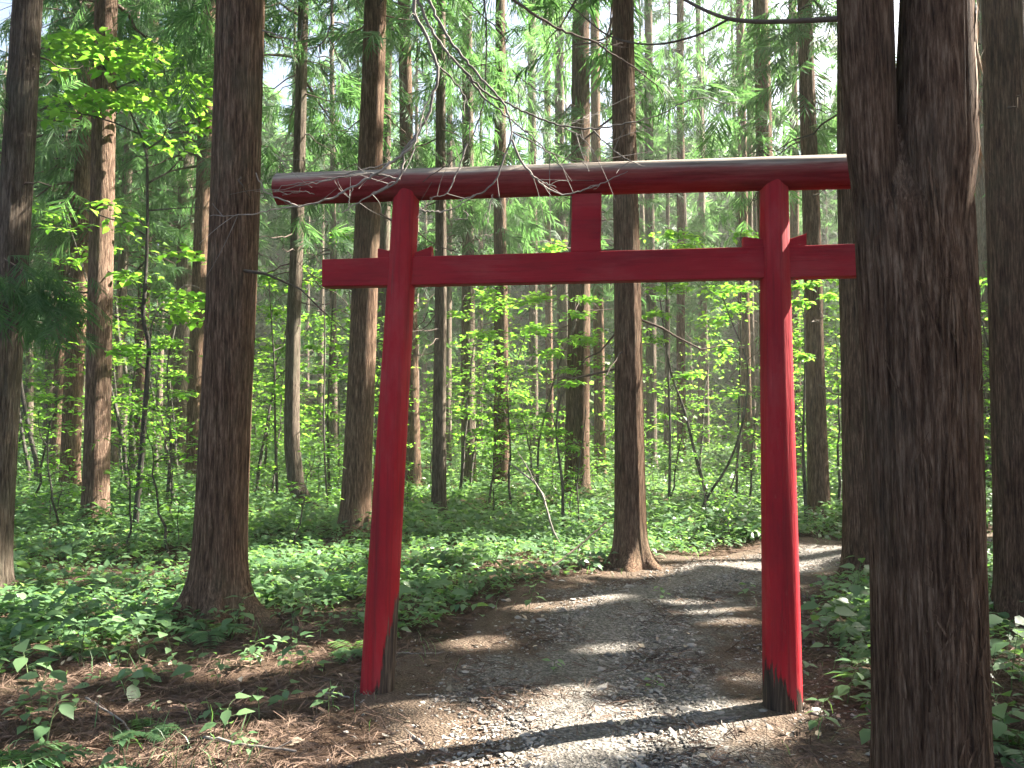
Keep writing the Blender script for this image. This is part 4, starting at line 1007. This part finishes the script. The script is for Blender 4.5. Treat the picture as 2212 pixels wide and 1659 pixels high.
def make_fern(seed, label, group):
    r_ = np.random.default_rng(seed); lm = MB()
    for f in range(6):
        a = f*1.05+r_.normal(0, .2); l = r_.uniform(.22, .36); q = np.linspace(0, 1, 12); up = r_.uniform(.5, .8)
        pts = np.stack([np.cos(a)*l*q, np.sin(a)*l*q, l*(up*q-.62*q*q)+.01], -1); tube(lm, pts, np.linspace(.002, .0008, 12), 4, 1)
        u = np.repeat(np.linspace(.14, 1, 17), 2); sd = np.tile([-1, 1], 17); p = np.stack([np.interp(u, q, pts[:, k]) for k in range(3)], -1)
        scatter(lm, RHOMB*np.array([.55, 1, 1]), RHOMB_F, p, rotm(a-math.pi/2+sd*1.15, np.full(34, -.1)+r_.normal(0, .12, 34), sd*.15), l*.34*np.sin(np.clip(u*.9+.12, 0, 1)*math.pi)**.8+.006)
    root = empty('fern', (0, 0, 0), label, 'fern', group); lm.build('fronds', [M['cover'], M['stem']], root); return root
ferns = [make_fern(500+q, 'small green fern among the plants on the forest floor', 'ferns on the forest floor') for q in range(3)]
r = np.random.default_rng(77); cnt = 0
while cnt < 34:
    y = 3.3+9*r.uniform(0, 1)**1.2; x = r.uniform(-.66, .66)*y
    if path_dist(np.array(x), np.array(y)) < 1.25 or near_trunk(x, y, .5) or math.hypot(x-1.68, y-3.2) < .6: continue
    l = (x, y, float(H(x, y))); rz, sc_ = r.uniform(0, 6.28), r.uniform(.7, 1.3)
    if cnt < 3: o = ferns[cnt]; o.location = l; o.rotation_euler = (0, 0, rz); o.scale = (sc_,)*3
    else: dup(ferns[cnt % 3], l, rz, sc_)
    cnt += 1
mb = MB(); k = 9000; y = 2.2+r.uniform(0, 1, k)**1.3*11; x = r.uniform(-.75, .75, k)*(y+.5); pd = path_dist(x, y)
keep = (pd > .8+r.normal(0, .12, k)) & (np.sin(x*2.1+2)*np.sin(y*2.7)+.5*np.sin(x*5.3+y*4)+r.normal(0, .25, k) > .45); x, y = x[keep], y[keep]; k = len(x)
GB_ = np.array([[-.02, 0, 0], [.02, 0, 0], [-.017, .28, .5], [.017, .28, .5], [-.003, .75, .72], [.003, .75, .72]]); GF_ = np.array([[0, 1, 3, 2], [2, 3, 5, 4]])
scatter(mb, GB_, GF_, np.stack([x, y, H(x, y)], -1), rotm(r.uniform(0, 6.283, k), r.normal(0, .25, k), r.normal(0, .2, k)), r.uniform(.05, .16, k))
tag(mb.build('grass', M['cover']), kind='stuff')

# ------------------------------------------------------------------ dead branches hanging in front of the beam
def stick(name, label, cat, polys, d0, mat_='twig', seg=7, sub=0, seed=0):
    rr_ = np.random.default_rng(seed); b = None; mb = MB()
    for pix, ra, rb, da, db in polys:
        n = max(10, len(pix)*5); pts = resample([P(x, y, d0+da+(db-da)*q/(len(pix)-1)) for q, (x, y) in enumerate(pix)], n)
        if b is None: b = pts[0]
        pts[1:-1] += rr_.normal(0, .003, (n-2, 3)); tube(mb, pts, np.linspace(ra, rb, n)*1.25+.0006, seg)
        for _ in range(sub):
            u = rr_.integers(n//4, n-1); a = pts[u]; tn = pts[min(u+1, n-1)]-pts[u-1]; tn /= np.linalg.norm(tn)+1e-9
            e = a+(tn*rr_.uniform(.3, 1)+rr_.normal(0, .55, 3))*rr_.uniform(.08, .3); m = (a+e)/2+rr_.normal(0, .015, 3)
            q = resample([a, m, e], 6); tube(mb, q, np.linspace(max(.0022, rb*.8), .0009, 6), 4)
    mb.v = [v-b for v in mb.v]; o = mb.build(name, M[mat_]); o.location = tuple(b); return tag(o, label, cat)
c2 = lambda L_: [(553*1+x/3, y/3) for x, y in L_]
c3 = lambda L_: [(1106+x/3, y/3) for x, y in L_]
c23 = lambda A, B: c2(A)+c3(B)
stick('dead_branch', 'kinked pale dead branch hanging over the left part of the top beam', 'branch',
      [(c2([(1010, -500), (1025, -120), (1025, 0), (1025, 95), (1105, 230), (1175, 430), (1182, 500), (1150, 590), (1132, 710), (1060, 850), (950, 980), (952, 1080), (935, 1165), (880, 1200), (760, 1262)]), .010, .0035, 0, .0),
       (c2([(1175, 430), (1250, 480), (1360, 620), (1390, 760), (1380, 930)]), .004, .0015, 0, .15),
       (c2([(1150, 590), (1090, 700), (1045, 880), (1010, 1010), (960, 1110)]), .003, .0012, 0, -.1),
       (c2([(935, 1165), (800, 1130), (690, 1126), (500, 1160), (400, 1185), (250, 1206)]), .004, .0015, 0, -.05),
       (c2([(1060, 850), (1000, 960), (850, 1070), (720, 1160), (600, 1225), (480, 1285), (400, 1312), (270, 1338), (150, 1290), (60, 1250), (0, 1120)]), .006, .002, 0, -.1),
       (c2([(270, 1338), (130, 1350), (0, 1385), (-300, 1400)]), .003, .001, -.1, 0)], 4.25, sub=3, seed=1)
stick('dead_branch', 'long thin dead branch sweeping diagonally from the top to the middle of the top beam', 'branch',
      [(c23([(1000, -300), (1050, 0), (1120, 170), (1220, 320), (1350, 460), (1480, 640)], [(0, 780), (100, 860), (200, 950), (270, 1040), (330, 1090)]), .008, .0018, 0, .1),
       (c23([(1350, 460), (1480, 600), (1560, 640)], [(0, 690), (180, 765), (330, 820), (520, 840), (660, 815), (800, 790), (1000, 730), (1100, 660), (1250, 630), (1300, 635), (1360, 670), (1460, 670)]), .005, .0014, 0, .4),
       (c3([(330, 820), (440, 880), (500, 940), (530, 980)]), .0025, .001, .2, .25), (c3([(520, 840), (600, 920), (690, 1000), (760, 1040), (870, 1080)]), .003, .001, .2, .1),
       (c3([(0, 850), (150, 930), (260, 1000), (420, 1045), (600, 1050)]), .003, .001, .1, .3), (c3([(330, 820), (440, 780), (500, 745), (580, 737)]), .002, .001, .2, .3)], 4.35, sub=4, seed=2)
stick('dead_branch', 'pale arched dead twig drooping across the front of the top beam near the centre strut', 'branch',
      [(c2([(1000, -250), (1120, 0), (1230, 220), (1380, 420), (1500, 550), (1600, 660), (1650, 770), (1655, 900), (1600, 1030), (1580, 1130), (1530, 1200), (1450, 1262), (1310, 1302)]), .007, .0022, 0, 0),
       (c3([(0, 905), (40, 1010), (120, 1130), (220, 1220), (300, 1260), (420, 1250), (560, 1200), (750, 1110)]), .005, .001, 0, .1), (c3([(120, 1130), (180, 1170), (285, 1215)]), .0025, .001, 0, 0),
       (c2([(1370, 930), (1320, 1080), (1280, 1180), (1230, 1270), (1190, 1268), (1125, 1285)]), .0035, .0012, 0, 0), (c2([(1535, 1260), (1510, 1350), (1470, 1435)]), .0022, .0008, 0, 0)], 4.15, sub=4, seed=3)
stick('dead_branch', 'curved pale twig hanging below the beam beside the top of the left post', 'branch',
      [(c2([(1058, 1362), (1110, 1370), (1190, 1372), (1270, 1358), (1330, 1320), (1420, 1265)]), .0035, .0015, 0, 0), (c2([(1290, 1420), (1368, 1422), (1365, 1385), (1345, 1360)]), .0025, .0012, 0, 0)], 4.2, seed=4)
stick('dead_branch', 'dark thin branch crossing the top right of the view above the gate', 'branch',
      [(c3([(-120, -80), (20, 0), (150, 100), (350, 210), (540, 270), (640, 340), (800, 440), (950, 570), (975, 620)]), .0075, .002, 0, .3), (c3([(540, 270), (640, 292), (720, 285)]), .003, .0012, .15, .2)], 4.6, 'limb', sub=5, seed=5)
stick('dead_branch', 'bent twig hanging against the slim pale cedar above the left end of the beam', 'branch',
      [(c2([(490, -80), (490, 150), (455, 250), (410, 300), (330, 325)]), .006, .002, 0, 0), (c2([(410, 300), (410, 420), (520, 560)]), .003, .001, 0, 0), (c2([(470, 240), (540, 400), (600, 500), (720, 540)]), .003, .0012, 0, .2)], 6, 'limb', sub=4, seed=6)
stick('dead_branch', 'little forked twig sticking out right of the broad brown cedar near the top', 'branch',
      [(c2([(40, 195), (75, 205), (180, 240), (270, 272), (290, 255), (298, 190), (300, 130)]), .006, .002, 0, 0)], 6.6, seed=7)
stick('dead_branch', 'fine dead twigs spreading over the left end of the top beam', 'branch',
      [(c2([(900, 1050), (700, 1100), (480, 1160), (330, 1182), (200, 1195), (120, 1240)]), .003, .001, 0, 0), (c2([(560, 1380), (700, 1290), (820, 1220), (900, 1180)]), .002, .003, 0, 0), (c2([(120, 1000), (170, 1040), (215, 1110)]), .002, .001, 0, 0),
       (c2([(600, 1340), (605, 1280), (625, 1215)]), .002, .0012, 0, 0), (c2([(380, 1260), (330, 1240), (170, 1265)]), .0015, .001, 0, 0)], 4.4, sub=3, seed=8)
stick('dead_branch', 'fine curved twigs high between the left post and the centre strut', 'branch',
      [(c2([(1470, -60), (1490, 90), (1495, 300), (1490, 480), (1480, 660), (1430, 820), (1380, 940), (1230, 1080), (1080, 1180)]), .004, .0015, 0, 0), (c2([(1330, -60), (1440, 80), (1560, 180), (1659, 300)]), .0035, .0015, 0, .2),
       (c3([(0, 450), (90, 540), (200, 600), (330, 640)]), .002, .001, 0, 0), (c3([(40, 560), (50, 780), (120, 930), (180, 1020)]), .002, .001, 0, 0)], 4.8, 'limb', sub=6, seed=9)
stick('dead_branch', 'pale leaning dead stick in the undergrowth in the centre of the gate opening', 'branch',
      [([(1100, 1000), (1130, 1022), (1156, 1043), (1173, 1070), (1183, 1106), (1193, 1142), (1209, 1175)], .010, .012, 1, 0), ([(1156, 1043), (1140, 1010), (1120, 980)], .006, .003, 0, 0)], 10.5, sub=3, seed=10)
stick('dead_branch', 'bare fallen stick propped in the plants left of the big brown cedar', 'branch',
      [([(1310, 1128), (1239, 1189), (1195, 1222), (1150, 1252)], .006, .009, 0, -.6)], 9.0, 'limb', sub=3, seed=11)
# sticks lying on the ground
def ground_stick(label, pix, ra, rb, seed):
    rr_ = np.random.default_rng(seed); pts = resample([G(x, y) for x, y in pix], 16); pts[:, 2] = H(pts[:, 0], pts[:, 1])+.02+np.abs(rr_.normal(0, .006, 16)); b = pts[0].copy(); mb = MB(); tube(mb, pts-b, np.linspace(ra, rb, 16), 7, caps=True)
    for _ in range(2):
        u = rr_.integers(4, 13); a = pts[u]-b; e = a+np.array([rr_.normal(0, .1), rr_.normal(0, .1), rr_.uniform(0, .04)]); tube(mb, [a, (a+e)/2, e], [rb*.7, rb*.5, .001], 5)
    o = mb.build('fallen_twig', M['twig']); o.location = tuple(b); tag(o, label, 'twig')
ground_stick('crooked pale twig on the bare needles at the lower left', [(185, 1530), (210, 1545), (240, 1558), (265, 1570), (280, 1590)], .007, .004, 1)
ground_stick('long dark bent stick lying at the bottom left of the left post', [(440, 1600), (480, 1612), (560, 1622), (640, 1628)], .008, .006, 2)
ground_stick('straight pale twig lying just below the left post', [(690, 1500), (725, 1506), (755, 1515)], .006, .005, 3)
ground_stick('straight thin twig lying right of the foot of the left post', [(855, 1418), (900, 1420), (960, 1420)], .005, .003, 4)
ground_stick('short pale piece of wood on the gravel at the bottom middle', [(885, 1592), (900, 1600), (915, 1612)], .009, .007, 5)
ground_stick('pale curved twig between the right post and the forked cedar', [(1805, 1420), (1820, 1440), (1840, 1455), (1860, 1462)], .004, .002, 6)
ground_stick('bright broken stick in the sun patch beside the right post', [(1510, 1562), (1545, 1556), (1600, 1548)], .006, .004, 7)
ground_stick('thin twig on the path near the middle', [(1270, 1480), (1300, 1470), (1340, 1455)], .004, .003, 8)

# ------------------------------------------------------------------ sunlit forest air
m, n, o = mat('air'); pv = N(n, 'VolumePrincipled', Density=HAZE, Anisotropy=.25); pv.inputs['Color'].default_value = (.97, .97, .90, 1)
L(n, pv.outputs[0], o.inputs['Volume'])
mb = MB(); x0, x1, y0, y1, z0, z1 = -75, 75, -12, 120, -1.4, 30
V = [(x, y, z) for x in (x0, x1) for y in (y0, y1) for z in (z0, z1)]
mb.add(V, [(0, 1, 3, 2), (4, 6, 7, 5), (0, 4, 5, 1), (2, 3, 7, 6), (0, 2, 6, 4), (1, 5, 7, 3)])
tag(mb.build('haze', m, smooth=False), kind='stuff')
